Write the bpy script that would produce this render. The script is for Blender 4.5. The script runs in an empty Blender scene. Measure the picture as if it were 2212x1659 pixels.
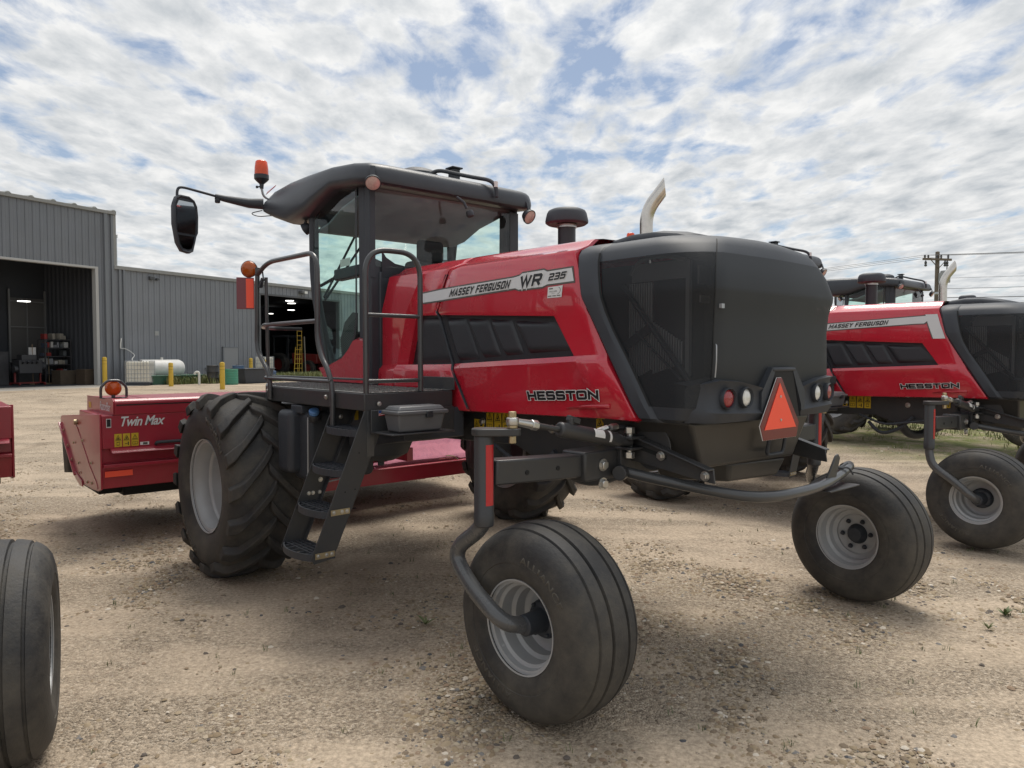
import bpy, bmesh, math, random
import numpy as np
from mathutils import Vector, Matrix
R = math.radians
random.seed(7); rng = np.random.default_rng(7)
scene = bpy.context.scene
COL = scene.collection

# ------------------------------------------------------------------ camera
cd = bpy.data.cameras.new("camera"); cam = bpy.data.objects.new("camera", cd); COL.objects.link(cam)
cd.sensor_width = 36.0; cd.lens = 1589.0 / 2212.0 * 36.0
cd.clip_start = 0.05; cd.clip_end = 6000
cam.location = (0, 0, 1.8018); cam.rotation_euler = (R(90 - 2.21), 0, 0)
scene.camera = cam

# ------------------------------------------------------------------ sky, sun, exposure
SUN_EL, SUN_AZ = 66.0, 12.0          # azimuth measured from +Y (view direction) to the right
w = bpy.data.worlds.new("World"); scene.world = w; w.use_nodes = True
nt = w.node_tree; N = nt.nodes; Lk = nt.links
for n in list(N): N.remove(n)
def wn(t, **k):
    n = N.new(t)
    for a, b in k.items(): setattr(n, a, b)
    return n
out = wn('ShaderNodeOutputWorld'); bg = wn('ShaderNodeBackground'); bg.inputs[1].default_value = 0.10
sky = wn('ShaderNodeTexSky', sky_type='NISHITA'); sky.sun_disc = False
sky.sun_elevation = R(SUN_EL); sky.sun_rotation = R(SUN_AZ)
sky.air_density = 1.0; sky.dust_density = 0.6; sky.ozone_density = 1.2
tc = wn('ShaderNodeTexCoord'); sep = wn('ShaderNodeSeparateXYZ'); Lk.new(tc.outputs['Generated'], sep.inputs[0])
def m(op, a, b=None, c=None):
    n = wn('ShaderNodeMath', operation=op)
    for i, v in enumerate((a, b, c)):
        if v is None: continue
        if isinstance(v, (int, float)): n.inputs[i].default_value = v
        else: Lk.new(v, n.inputs[i])
    return n.outputs[0]
zc = m('ADD', m('MAXIMUM', sep.outputs[2], 0.0), 0.09)
cx = m('DIVIDE', sep.outputs[0], zc); cy = m('DIVIDE', sep.outputs[1], zc)
comb = wn('ShaderNodeCombineXYZ'); Lk.new(cx, comb.inputs[0]); Lk.new(cy, comb.inputs[1])
mp = wn('ShaderNodeMapping'); mp.inputs['Rotation'].default_value = (0, 0, R(8)); mp.inputs['Scale'].default_value = (1.15, 0.72, 1)
mp.inputs['Location'].default_value = (1.7, 0.4, 0)
Lk.new(comb.outputs[0], mp.inputs[0])
def noise(vec, sc, det, rough, dist=0.0, lac=2.0):
    n = wn('ShaderNodeTexNoise'); n.inputs['Scale'].default_value = sc; n.inputs['Detail'].default_value = det
    n.inputs['Roughness'].default_value = rough; n.inputs['Distortion'].default_value = dist; n.inputs['Lacunarity'].default_value = lac
    Lk.new(vec, n.inputs['Vector']); return n.outputs['Fac']
n1 = noise(mp.outputs[0], 3.6, 12, 0.63, 0.30)
vo = wn('ShaderNodeTexVoronoi', feature='SMOOTH_F1'); vo.inputs['Scale'].default_value = 7.5; vo.inputs['Smoothness'].default_value = 0.6
warp = wn('ShaderNodeVectorMath', operation='ADD'); Lk.new(mp.outputs[0], warp.inputs[0])
wq = wn('ShaderNodeTexNoise'); wq.inputs['Scale'].default_value = 6.0; wq.inputs['Detail'].default_value = 6; Lk.new(mp.outputs[0], wq.inputs['Vector'])
ws_ = wn('ShaderNodeVectorMath', operation='SCALE'); Lk.new(wq.outputs['Color'], ws_.inputs[0]); ws_.inputs['Scale'].default_value = 0.22
Lk.new(ws_.outputs[0], warp.inputs[1]); Lk.new(warp.outputs[0], vo.inputs['Vector'])
puff = m('SUBTRACT', 0.72, m('MULTIPLY', vo.outputs['Distance'], 0.9))
n2 = noise(mp.outputs[0], 0.62, 4, 0.55, 0.3)
cov = m('ADD', m('ADD', m('MULTIPLY', n1, 0.50), m('MULTIPLY', n2, 0.30)), m('MULTIPLY', puff, 0.20))
cov = m('ADD', cov, m('MULTIPLY', m('MAXIMUM', m('SUBTRACT', 0.30, sep.outputs[2]), 0.0), 0.13))
ramp = wn('ShaderNodeValToRGB'); Lk.new(cov, ramp.inputs[0])
ramp.color_ramp.elements[0].position = 0.358; ramp.color_ramp.elements[0].color = (0, 0, 0, 1)
ramp.color_ramp.elements[1].position = 0.456; ramp.color_ramp.elements[1].color = (1, 1, 1, 1)
n3 = noise(mp.outputs[0], 5.2, 6, 0.6, 0.2)
sh = wn('ShaderNodeValToRGB'); Lk.new(m('ADD', m('MULTIPLY', n3, 0.45), m('MULTIPLY', cov, 0.55)), sh.inputs[0])
sh.color_ramp.elements[0].position = 0.42; sh.color_ramp.elements[0].color = (1.0, 1.0, 0.99, 1)
sh.color_ramp.elements[1].position = 0.60; sh.color_ramp.elements[1].color = (0.57, 0.61, 0.65, 1)
# brighter round the hidden sun
sv = Vector((math.sin(R(SUN_AZ)) * math.cos(R(SUN_EL)), math.cos(R(SUN_AZ)) * math.cos(R(SUN_EL)), math.sin(R(SUN_EL))))
vm = wn('ShaderNodeVectorMath', operation='DOT_PRODUCT'); Lk.new(tc.outputs['Generated'], vm.inputs[0]); vm.inputs[1].default_value = sv
glow = m('ADD', 4.75, m('MULTIPLY', m('POWER', m('MAXIMUM', vm.outputs['Value'], 0.0), 6.0), 2.6))
cl = wn('ShaderNodeVectorMath', operation='SCALE'); Lk.new(sh.outputs[0], cl.inputs[0]); Lk.new(glow, cl.inputs['Scale'])
# blue gaps: sky texture lifted a little by thin veil
veil = wn('ShaderNodeMix', data_type='RGBA'); veil.inputs[0].default_value = 0.20
skt = wn('ShaderNodeVectorMath', operation='MULTIPLY'); Lk.new(sky.outputs[0], skt.inputs[0]); skt.inputs[1].default_value = (0.42, 0.42, 0.43)
Lk.new(skt.outputs[0], veil.inputs[6]); veil.inputs[7].default_value = (5.0, 5.6, 6.4, 1)
mix = wn('ShaderNodeMix', data_type='RGBA'); Lk.new(ramp.outputs[0], mix.inputs[0])
Lk.new(veil.outputs[2], mix.inputs[6]); Lk.new(cl.outputs[0], mix.inputs[7])
Lk.new(mix.outputs[2], bg.inputs[0]); Lk.new(bg.outputs[0], out.inputs[0])

sd = bpy.data.lights.new("sun", 'SUN'); sd.energy = 1.5; sd.angle = R(30); sd.color = (1.0, 0.94, 0.85)
so = bpy.data.objects.new("sun", sd); COL.objects.link(so)
so.rotation_euler = (-sv).to_track_quat('-Z', 'Y').to_euler()
so.location = (10, 30, 40)
scene.view_settings.view_transform = 'Standard'; scene.view_settings.look = 'None'
scene.view_settings.exposure = 0.92; scene.view_settings.gamma = 1.0
scene.render.engine = 'CYCLES'
scene.cycles.max_bounces = 8; scene.cycles.transparent_max_bounces = 24

# ------------------------------------------------------------------ materials
MATS = {}
def pmat(name, col, rough=0.5, metal=0.0, coat=0.0, spec=0.5, bump=0.0, bscale=200.0, var=0.0, vscale=6.0, col2=None, dirt=0.0, dirtcol=(0.16, 0.13, 0.095), dscale=5.0, coatr=0.04, trans=0.0):
    mt = bpy.data.materials.new(name); mt.use_nodes = True
    t = mt.node_tree; b = t.nodes['Principled BSDF']
    b.inputs['Base Color'].default_value = (*col, 1); b.inputs['Roughness'].default_value = rough
    b.inputs['Metallic'].default_value = metal; b.inputs['Coat Weight'].default_value = coat
    b.inputs['Coat Roughness'].default_value = coatr; b.inputs['Specular IOR Level'].default_value = spec
    b.inputs['Transmission Weight'].default_value = trans
    co = t.nodes.new('ShaderNodeTexCoord')
    src = None
    def nz(sc, det=5, ro=0.6):
        n = t.nodes.new('ShaderNodeTexNoise'); n.inputs['Scale'].default_value = sc; n.inputs['Detail'].default_value = det
        n.inputs['Roughness'].default_value = ro; t.links.new(co.outputs['Object'], n.inputs['Vector']); return n.outputs['Fac']
    def rmp(f, a, c):
        r = t.nodes.new('ShaderNodeMapRange'); t.links.new(f, r.inputs[0]); r.inputs[1].default_value = a; r.inputs[2].default_value = c; return r.outputs[0]
    def mixc(f, A, B):
        mx = t.nodes.new('ShaderNodeMix'); mx.data_type = 'RGBA'
        if isinstance(f, float): mx.inputs[0].default_value = f
        else: t.links.new(f, mx.inputs[0])
        for i, v in ((6, A), (7, B)):
            if isinstance(v, tuple): mx.inputs[i].default_value = (*v, 1)
            else: t.links.new(v, mx.inputs[i])
        return mx.outputs[2]
    cur = tuple(col)
    if var > 0:
        c2 = col2 if col2 else tuple(min(1, c * (1 + var)) for c in col)
        cur = mixc(rmp(nz(vscale), 0.35, 0.65), cur, tuple(c2))
    if dirt > 0:
        f = rmp(nz(dscale, 8, 0.7), 0.42, 0.72)
        mu = t.nodes.new('ShaderNodeMath'); mu.operation = 'MULTIPLY'; t.links.new(f, mu.inputs[0]); mu.inputs[1].default_value = dirt
        cur = mixc(mu.outputs[0], cur, dirtcol)
        rr = t.nodes.new('ShaderNodeMapRange'); t.links.new(mu.outputs[0], rr.inputs[0]); rr.inputs[3].default_value = rough; rr.inputs[4].default_value = min(1, rough + 0.35)
        t.links.new(rr.outputs[0], b.inputs['Roughness'])
    if not isinstance(cur, tuple): t.links.new(cur, b.inputs['Base Color'])
    if bump > 0:
        bp = t.nodes.new('ShaderNodeBump'); bp.inputs['Strength'].default_value = bump; bp.inputs['Distance'].default_value = 0.01
        t.links.new(nz(bscale, 3), bp.inputs['Height']); t.links.new(bp.outputs[0], b.inputs['Normal'])
    MATS[name] = mt; return mt
red = pmat('red_paint', (0.52, 0.012, 0.032), 0.26, coat=1.0, var=0.06, vscale=2, dirt=0.09, dirtcol=(.30, .17, .13), dscale=2.5, coatr=.03)
hred = pmat('header_red', (0.34, 0.018, 0.038), 0.34, coat=0.45, coatr=0.15, var=0.12, vscale=3, dirt=0.12, dscale=4)
sheen_red = pmat('sky_sheen_red', (0.62, 0.20, 0.26), 0.06, metal=0.70, coat=1.0, bump=0.5, bscale=5, var=.25, vscale=4, col2=(.52, .15, .20), dirt=0.05)  # paler pink than the red paint: reflected sky put into the colour
blk = pmat('black_plastic', (0.033, 0.038, 0.047), 0.55, bump=0.05, bscale=350, var=0.2, vscale=3)
blk2 = pmat('vent_plastic', (0.024, 0.027, 0.033), 0.40, bump=0.04, bscale=300)
roofm = pmat('roof_plastic', (0.034, 0.039, 0.048), 0.38, bump=0.06, bscale=300, var=0.2, vscale=4)
dark = pmat('dark_void', (0.008, 0.009, 0.010), 0.7)
steel = pmat('chassis_grey', (0.040, 0.042, 0.046), 0.36, dirt=0.35, dirtcol=(0.075, 0.065, 0.05), dscale=6)
rail_m = pmat('rail_grey', (0.050, 0.053, 0.057), 0.30, coat=0.3, dirt=0.15, dirtcol=(0.10, 0.09, 0.08))
arm_m = pmat('caster_arm_grey', (0.075, 0.078, 0.082), 0.26, coat=0.4, dirt=0.18, dirtcol=(0.12, 0.10, 0.08))
rubber = pmat('rubber', (0.026, 0.026, 0.027), 0.62, bump=0.25, bscale=60, dirt=0.85, dirtcol=(0.122, 0.110, 0.090), dscale=2.6)
rubber2 = pmat('lug_rubber', (0.028, 0.028, 0.029), 0.66, bump=0.35, bscale=40, dirt=0.6, dirtcol=(0.115, 0.10, 0.078), dscale=4.5)
rim_m = pmat('rim_silver', (0.40, 0.41, 0.42), 0.42, metal=0.15, dirt=0.22, dirtcol=(0.26, 0.24, 0.21), dscale=6)
zinc = pmat('zinc', (0.55, 0.55, 0.53), 0.30, metal=0.9)
yzinc = pmat('yellow_zinc', (0.46, 0.38, 0.24), 0.35, metal=0.7)
alu = pmat('stainless', (0.52, 0.49, 0.45), 0.24, metal=1.0, var=0.25, vscale=9, bump=0.03, bscale=60)
silver = pmat('decal_silver', (0.68, 0.69, 0.70), 0.38)
dgrey = pmat('decal_grey', (0.10, 0.095, 0.085), 0.4)
white = pmat('decal_white', (0.74, 0.74, 0.73), 0.4)
ink = pmat('decal_black', (0.014, 0.014, 0.017), 0.35)
yel = pmat('decal_yellow', (0.62, 0.42, 0.03), 0.4)
orange = pmat('reflector_orange', (1.0, 0.105, 0.050), 0.5)
refl_red = pmat('reflector_red', (0.50, 0.012, 0.02), 0.3, coat=0.5)
dkred = pmat('reflector_dark_red', (0.16, 0.008, 0.018), 0.3, coat=0.5)
toolgrey = pmat('toolbox_plastic', (0.115, 0.120, 0.128), 0.42, bump=0.05, bscale=300)
deckm = pmat('deck_plate', (0.24, 0.24, 0.235), 0.42, metal=0.5, bump=0.5, bscale=45)
bluecap = pmat('blue_cap', (0.10, 0.24, 0.52), 0.4)
seat_m = pmat('seat_cloth', (0.03, 0.03, 0.033), 0.85)
liner = pmat('headliner', (0.19, 0.215, 0.245), 0.8)
lens_w = pmat('clear_lens', (0.62, 0.63, 0.60), 0.12, coat=1.0, var=0.3, vscale=60)
lens_r = pmat('red_lens', (0.30, 0.006, 0.014), 0.12, coat=1.0, bump=0.6, bscale=130)
lens_p = pmat('work_lamp_lens', (0.50, 0.36, 0.33), 0.15, coat=1.0, var=0.2, vscale=60)
galv = pmat('galvanised', (0.38, 0.40, 0.42), 0.45, metal=0.6, var=0.2, vscale=5)

def shader_mat(name):
    mt = bpy.data.materials.new(name); mt.use_nodes = True; t = mt.node_tree
    for n in list(t.nodes): t.nodes.remove(n)
    o = t.nodes.new('ShaderNodeOutputMaterial'); return mt, t, o
def glass_mat(name, tint, fr=1.45, refl=1.0):
    mt, t, o = shader_mat(name)
    tr = t.nodes.new('ShaderNodeBsdfTransparent'); tr.inputs[0].default_value = (*tint, 1)
    gl = t.nodes.new('ShaderNodeBsdfGlossy'); gl.inputs['Roughness'].default_value = 0.01; gl.inputs[0].default_value = (refl, refl, refl, 1)
    f = t.nodes.new('ShaderNodeFresnel'); f.inputs[0].default_value = fr
    mx = t.nodes.new('ShaderNodeMixShader'); g = t.nodes.new('ShaderNodeNewGeometry'); mr = t.nodes.new('ShaderNodeMapRange'); t.links.new(g.outputs['Backfacing'], mr.inputs[0]); mr.inputs[3].default_value = fr; mr.inputs[4].default_value = 1 / fr; t.links.new(mr.outputs[0], f.inputs[0])
    t.links.new(f.outputs[0], mx.inputs[0]); t.links.new(tr.outputs[0], mx.inputs[1]); t.links.new(gl.outputs[0], mx.inputs[2])
    t.links.new(mx.outputs[0], o.inputs[0]); return mt
glass = glass_mat('tinted_glass', (0.80, 0.95, 0.90))
glass_r = glass_mat('rear_glass', (0.86, 0.92, 0.90))
def screen_mat(nm, op):                     # finely perforated sheet: part of the view passes through the holes
    mt, t, o = shader_mat(nm)
    tr = t.nodes.new('ShaderNodeBsdfTransparent')
    p = t.nodes.new('ShaderNodeBsdfPrincipled'); p.inputs['Base Color'].default_value = (0.022, 0.026, 0.031, 1); p.inputs['Roughness'].default_value = 0.55
    mx = t.nodes.new('ShaderNodeMixShader'); mx.inputs[0].default_value = op
    t.links.new(tr.outputs[0], mx.inputs[1]); t.links.new(p.outputs[0], mx.inputs[2]); t.links.new(mx.outputs[0], o.inputs[0]); return mt
screen = screen_mat('perforated_screen', 0.60); screen2 = screen_mat('perforated_rear_screen', 0.93)
def lamp_mat(name, col):
    mt, t, o = shader_mat(name)
    tl = t.nodes.new('ShaderNodeBsdfTranslucent'); tl.inputs[0].default_value = (*col, 1)
    df = t.nodes.new('ShaderNodeBsdfPrincipled'); df.inputs['Base Color'].default_value = (*col, 1); df.inputs['Roughness'].default_value = 0.12; df.inputs['Coat Weight'].default_value = 1
    mx = t.nodes.new('ShaderNodeMixShader'); mx.inputs[0].default_value = 0.55
    t.links.new(tl.outputs[0], mx.inputs[1]); t.links.new(df.outputs[0], mx.inputs[2]); t.links.new(mx.outputs[0], o.inputs[0]); return mt
amber = lamp_mat('amber_lens', (0.62, 0.15, 0.02))
beac = lamp_mat('beacon_lens', (0.95, 0.14, 0.03))
mirror_m = pmat('mirror_glass', (0.42, 0.45, 0.47), 0.02, metal=1.0)
def emit(name, col, s):
    mt, t, o = shader_mat(name); e = t.nodes.new('ShaderNodeEmission'); e.inputs[0].default_value = (*col, 1); e.inputs[1].default_value = s
    t.links.new(e.outputs[0], o.inputs[0]); return mt
ceil_e = emit('ceiling_lamp_glow', (1, 0.98, 0.92), 2.5)

# ------------------------------------------------------------------ mesh helpers
def V(*a): return Vector(a)
def fillet(path, rad, n=6):
    path = [Vector(p) for p in path]; o = [path[0]]
    for i in range(1, len(path) - 1):
        a, b, c = path[i - 1], path[i], path[i + 1]
        d1 = min(rad, (a - b).length * 0.48); d2 = min(rad, (c - b).length * 0.48)
        p = b + (a - b).normalized() * d1; q = b + (c - b).normalized() * d2
        for k in range(n + 1):
            t = k / n; o.append(p * (1 - t) ** 2 + b * 2 * t * (1 - t) + q * t * t)
    o.append(path[-1]); return o
class MB:
    def __init__(s): s.v = []; s.f = []
    def add(s, vs, fs):
        o = len(s.v); s.v += [tuple(x) for x in vs]; s.f += [tuple(i + o for i in f) for f in fs]; return s
    def box(s, c, d, M=None):
        hx, hy, hz = d[0] / 2, d[1] / 2, d[2] / 2
        vs = [Vector((x * hx, y * hy, z * hz)) for x in (-1, 1) for y in (-1, 1) for z in (-1, 1)]
        if M is not None: vs = [M @ v for v in vs]
        vs = [v + Vector(c) for v in vs]
        return s.add(vs, [(0, 1, 3, 2), (4, 6, 7, 5), (0, 4, 5, 1), (2, 3, 7, 6), (0, 2, 6, 4), (1, 5, 7, 3)])
    def bb(s, x0, x1, y0, y1, z0, z1):
        return s.box(((x0 + x1) / 2, (y0 + y1) / 2, (z0 + z1) / 2), (abs(x1 - x0), abs(y1 - y0), abs(z1 - z0)))
    def prism(s, poly, vec):
        n = len(poly); vec = Vector(vec); P = [Vector(p) for p in poly]
        nn = Vector((0, 0, 0))
        for i in range(n): nn += P[i].cross(P[(i + 1) % n])
        if nn.dot(vec) > 0: P = P[::-1]
        vs = P + [p + vec for p in P]
        fs = [tuple(range(n)), tuple(range(2 * n - 1, n - 1, -1))] + [(i, i + n, (i + 1) % n + n, (i + 1) % n) for i in range(n)]
        return s.add(vs, [f[::1] for f in fs])
    def hexa(s, b4, t4):            # bottom quad, top quad
        return s.add(list(b4) + list(t4), [(3, 2, 1, 0), (4, 5, 6, 7), (0, 1, 5, 4), (1, 2, 6, 5), (2, 3, 7, 6), (3, 0, 4, 7)])
    def bar(s, a, b, wd, ht, up=(0, 0, 1)):
        a, b = Vector(a), Vector(b); d = (b - a).normalized(); sd = d.cross(Vector(up)).normalized(); u = sd.cross(d)
        q = lambda p: [p + sd * (x * wd / 2) + u * (y * ht / 2) for x, y in ((-1, -1), (1, -1), (1, 1), (-1, 1))]
        return s.hexa(q(a), q(b))
    def lathe(s, prof, c=(0, 0, 0), ax=(0, 0, 1), seg=32, caps=True):
        ax = Vector(ax).normalized(); t = Vector((1, 0, 0)) if abs(ax.x) < 0.9 else Vector((0, 1, 0))
        e1 = ax.cross(t).normalized(); e2 = ax.cross(e1); c = Vector(c); vs = []; fs = []
        for r, h in prof:
            for k in range(seg):
                a = 2 * math.pi * k / seg; vs.append(c + ax * h + (e1 * math.cos(a) + e2 * math.sin(a)) * r)
        for i in range(len(prof) - 1):
            for k in range(seg):
                k2 = (k + 1) % seg; fs.append((i * seg + k, i * seg + k2, (i + 1) * seg + k2, (i + 1) * seg + k))
        if caps:
            if prof[0][0] > 1e-4: fs.append(tuple(range(seg))[::-1])
            if prof[-1][0] > 1e-4: fs.append(tuple(range((len(prof) - 1) * seg, len(prof) * seg)))
        return s.add(vs, fs)
    def cyl(s, a, b, r, seg=20, r2=None):
        a, b = Vector(a), Vector(b); return s.lathe([(r, 0), (r if r2 is None else r2, (b - a).length)], a, b - a, seg)
    def tube(s, path, r, seg=12, rad=0.0, n=6):
        P = fillet(path, rad, n) if rad > 0 else [Vector(p) for p in path]
        t0 = (P[1] - P[0]).normalized(); u = t0.orthogonal().normalized(); vs = []; fs = []
        for i, p in enumerate(P):
            t = (P[min(i + 1, len(P) - 1)] - P[max(i - 1, 0)]).normalized()
            u = (u - t * u.dot(t)).normalized(); w_ = t.cross(u); rr = r[i] if isinstance(r, list) else r
            for k in range(seg):
                a = 2 * math.pi * k / seg; vs.append(p + (u * math.cos(a) + w_ * math.sin(a)) * rr)
        for i in range(len(P) - 1):
            for k in range(seg):
                k2 = (k + 1) % seg; fs.append((i * seg + k, i * seg + k2, (i + 1) * seg + k2, (i + 1) * seg + k))
        fs.append(tuple(range(seg))[::-1]); fs.append(tuple(range((len(P) - 1) * seg, len(P) * seg)))
        return s.add(vs, fs)
    def hexbolt(s, c, ax, r=0.02, h=0.015):
        s.lathe([(r * 1.35, 0), (r * 1.35, h * .25)], c, ax, 16)
        return s.lathe([(r, h * .25), (r, h), (r * .8, h * 1.15)], c, ax, 6)
    def grid(s, G, flip=False):
        nr, nc = len(G), len(G[0]); vs = [p for row in G for p in row]; fs = []
        for i in range(nr - 1):
            for j in range(nc - 1):
                f = (i * nc + j, i * nc + j + 1, (i + 1) * nc + j + 1, (i + 1) * nc + j); fs.append(f[::-1] if flip else f)
        return s.add(vs, fs)
    def mirror(s):                  # append the mirror image across the machine's centre plane
        return s.add([(x, -y, z) for x, y, z in s.v], [f[::-1] for f in s.f])
    def build(s, name, mat, parent=None, bevel=0.0, smooth=35, seg=2, solid=0.0, label=None, org=None, sub=0, mats=None, fmat=None):
        me = bpy.data.meshes.new(name)
        vs = s.v if org is None else [(x - org[0], y - org[1], z - org[2]) for x, y, z in s.v]
        me.from_pydata(vs, [], s.f); me.validate()
        for mm in (mats or [mat]): me.materials.append(mm)
        if fmat is not None:
            for p, i in zip(me.polygons, fmat): p.material_index = i
        me.shade_smooth(); me.set_sharp_from_angle(angle=R(smooth)); me.update()
        o = bpy.data.objects.new(name, me); COL.objects.link(o)
        if parent is not None: o.parent = parent
        if org is not None: o.location = org
        if solid: md = o.modifiers.new('solid', 'SOLIDIFY'); md.thickness = solid; md.offset = -1
        if sub: md = o.modifiers.new('sub', 'SUBSURF'); md.levels = sub; md.render_levels = sub
        if bevel: md = o.modifiers.new('bevel', 'BEVEL'); md.width = bevel; md.segments = seg; md.limit_method = 'ANGLE'; md.angle_limit = R(40)
        if label: o['label'] = label
        return o
def thing(name, label, cat, loc=(0, 0, 0), rz=0.0, group=None):
    o = bpy.data.objects.new(name, None); COL.objects.link(o); o.location = loc; o.rotation_euler = (0, 0, rz)
    o['label'] = label; o['category'] = cat
    if group: o['group'] = group
    return o
def tag(o, label=None, cat=None, group=None, kind=None):
    if label: o['label'] = label
    if cat: o['category'] = cat
    if group: o['group'] = group
    if kind: o['kind'] = kind
    return o
KIDS = {}
def kids(o): return [c for c in bpy.data.objects if c.parent == o]
def copy_tree(o, parent=None):
    c = o.copy(); COL.objects.link(c)
    if parent is not None: c.parent = parent
    for ch in kids(o): copy_tree(ch, c)
    return c
# lettering: flat text shapes mapped onto a surface by fn(u, v) with u, v in 0..1
_tc = {}
def text2d(body, off=0.0, shear=0.0, space=1.0):
    k = (body, off, shear, space)
    if k in _tc: return _tc[k]
    cu = bpy.data.curves.new('lettering', 'FONT'); cu.body = body; cu.size = 1; cu.offset = off; cu.shear = shear; cu.space_character = space
    cu.resolution_u = 3
    ob = bpy.data.objects.new('lettering', cu); COL.objects.link(ob)
    dg = bpy.context.evaluated_depsgraph_get(); me = bpy.data.meshes.new_from_object(ob.evaluated_get(dg))
    vs = [(v.co.x, v.co.y) for v in me.vertices]; fs = [tuple(p.vertices) for p in me.polygons]
    bpy.data.objects.remove(ob); bpy.data.meshes.remove(me); bpy.data.curves.remove(cu)
    _tc[k] = (vs, fs); return vs, fs
def text_to(mb, body, fn, off=0.0, shear=0.0, space=1.0, lift=0.0, base_off=None):
    b0 = off if base_off is None else base_off
    ref, _ = text2d(body, b0, shear, space)
    x0 = min(p[0] for p in ref); x1 = max(p[0] for p in ref); y0 = min(p[1] for p in ref); y1 = max(p[1] for p in ref)
    vs, fs = text2d(body, off, shear, space)
    return mb.add([fn((x - x0) / (x1 - x0), (y - y0) / (y1 - y0), lift) for x, y in vs], fs)
def quadmap(p00, p10, p11, p01, surf):        # bilinear in a 2-D quad, then onto the surface
    def fn(u, v, lift):
        a = p00[0] * (1 - u) * (1 - v) + p10[0] * u * (1 - v) + p11[0] * u * v + p01[0] * (1 - u) * v
        b = p00[1] * (1 - u) * (1 - v) + p10[1] * u * (1 - v) + p11[1] * u * v + p01[1] * (1 - u) * v
        return surf(a, b, lift)
    return fn
def planemap(o, du, dv, n):
    o, du, dv, n = Vector(o), Vector(du), Vector(dv), Vector(n)
    return lambda u, v, lift: tuple(o + du * u + dv * v + n * lift)
def interp(x, xs, ys):
    return float(np.interp(x, xs, ys))
def warning_sticker(mb_y, mb_k, fn, kind=0, horizontal=False):
    sq = lambda mb, a, b, c, d, l: mb.add([fn(*p, l) for p in ((a, b), (c, b), (c, d), (a, d))], [(0, 1, 2, 3)])
    sq(mb_y, 0, 0, 1, 1, 0.003)
    def tri(cx, cy, rx, ry, t, l):
        P = [(cx - rx, cy - ry), (cx + rx, cy - ry), (cx, cy + ry)]; Q = [(cx + (x - cx) * t, cy - ry * .12 + (y - cy + ry * .12) * t) for x, y in P]
        mb_k.add([fn(*p, l) for p in P + Q], [(0, 1, 4, 3), (1, 2, 5, 4), (2, 0, 3, 5)])
    if horizontal:
        tri(.25, .5, .2, .36, .74, .005); sq(mb_k, .22, .3, .28, .55, .005); sq(mb_k, .49, .02, .505, .98, .005); sq(mb_k, .62, .25, .86, .6, .005); sq(mb_k, .8, .6, .95, .78, .005)
    else:
        tri(.5, .72, .38, .19, .76, .005); sq(mb_k, .03, .47, .97, .485, .005)
        if kind == 0: sq(mb_k, .47, .64, .53, .80, .005); sq(mb_k, .47, .585, .53, .61, .005); sq(mb_k, .15, .12, .85, .15, .005); sq(mb_k, .15, .32, .85, .34, .005); sq(mb_k, .15, .12, .19, .34, .005); sq(mb_k, .81, .12, .85, .34, .005); sq(mb_k, .48, .12, .52, .34, .005)
        elif kind == 1: sq(mb_k, .36, .6, .6, .68, .005); sq(mb_k, .5, .66, .62, .78, .005); sq(mb_k, .66, .1, .8, .36, .005); sq(mb_k, .3, .2, .6, .24, .005)
        else: sq(mb_k, .34, .6, .64, .65, .005); sq(mb_k, .44, .65, .56, .74, .005); sq(mb_k, .3, .12, .34, .38, .005); sq(mb_k, .66, .12, .7, .38, .005); sq(mb_k, .3, .34, .7, .38, .005); sq(mb_k, .3, .12, .7, .16, .005)

def bolts(lst, name, mat, parent):          # every bolt an object of its own
    for c, ax, r, h in lst: MB().hexbolt(c, ax, r, h).build(name, mat, parent)

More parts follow.
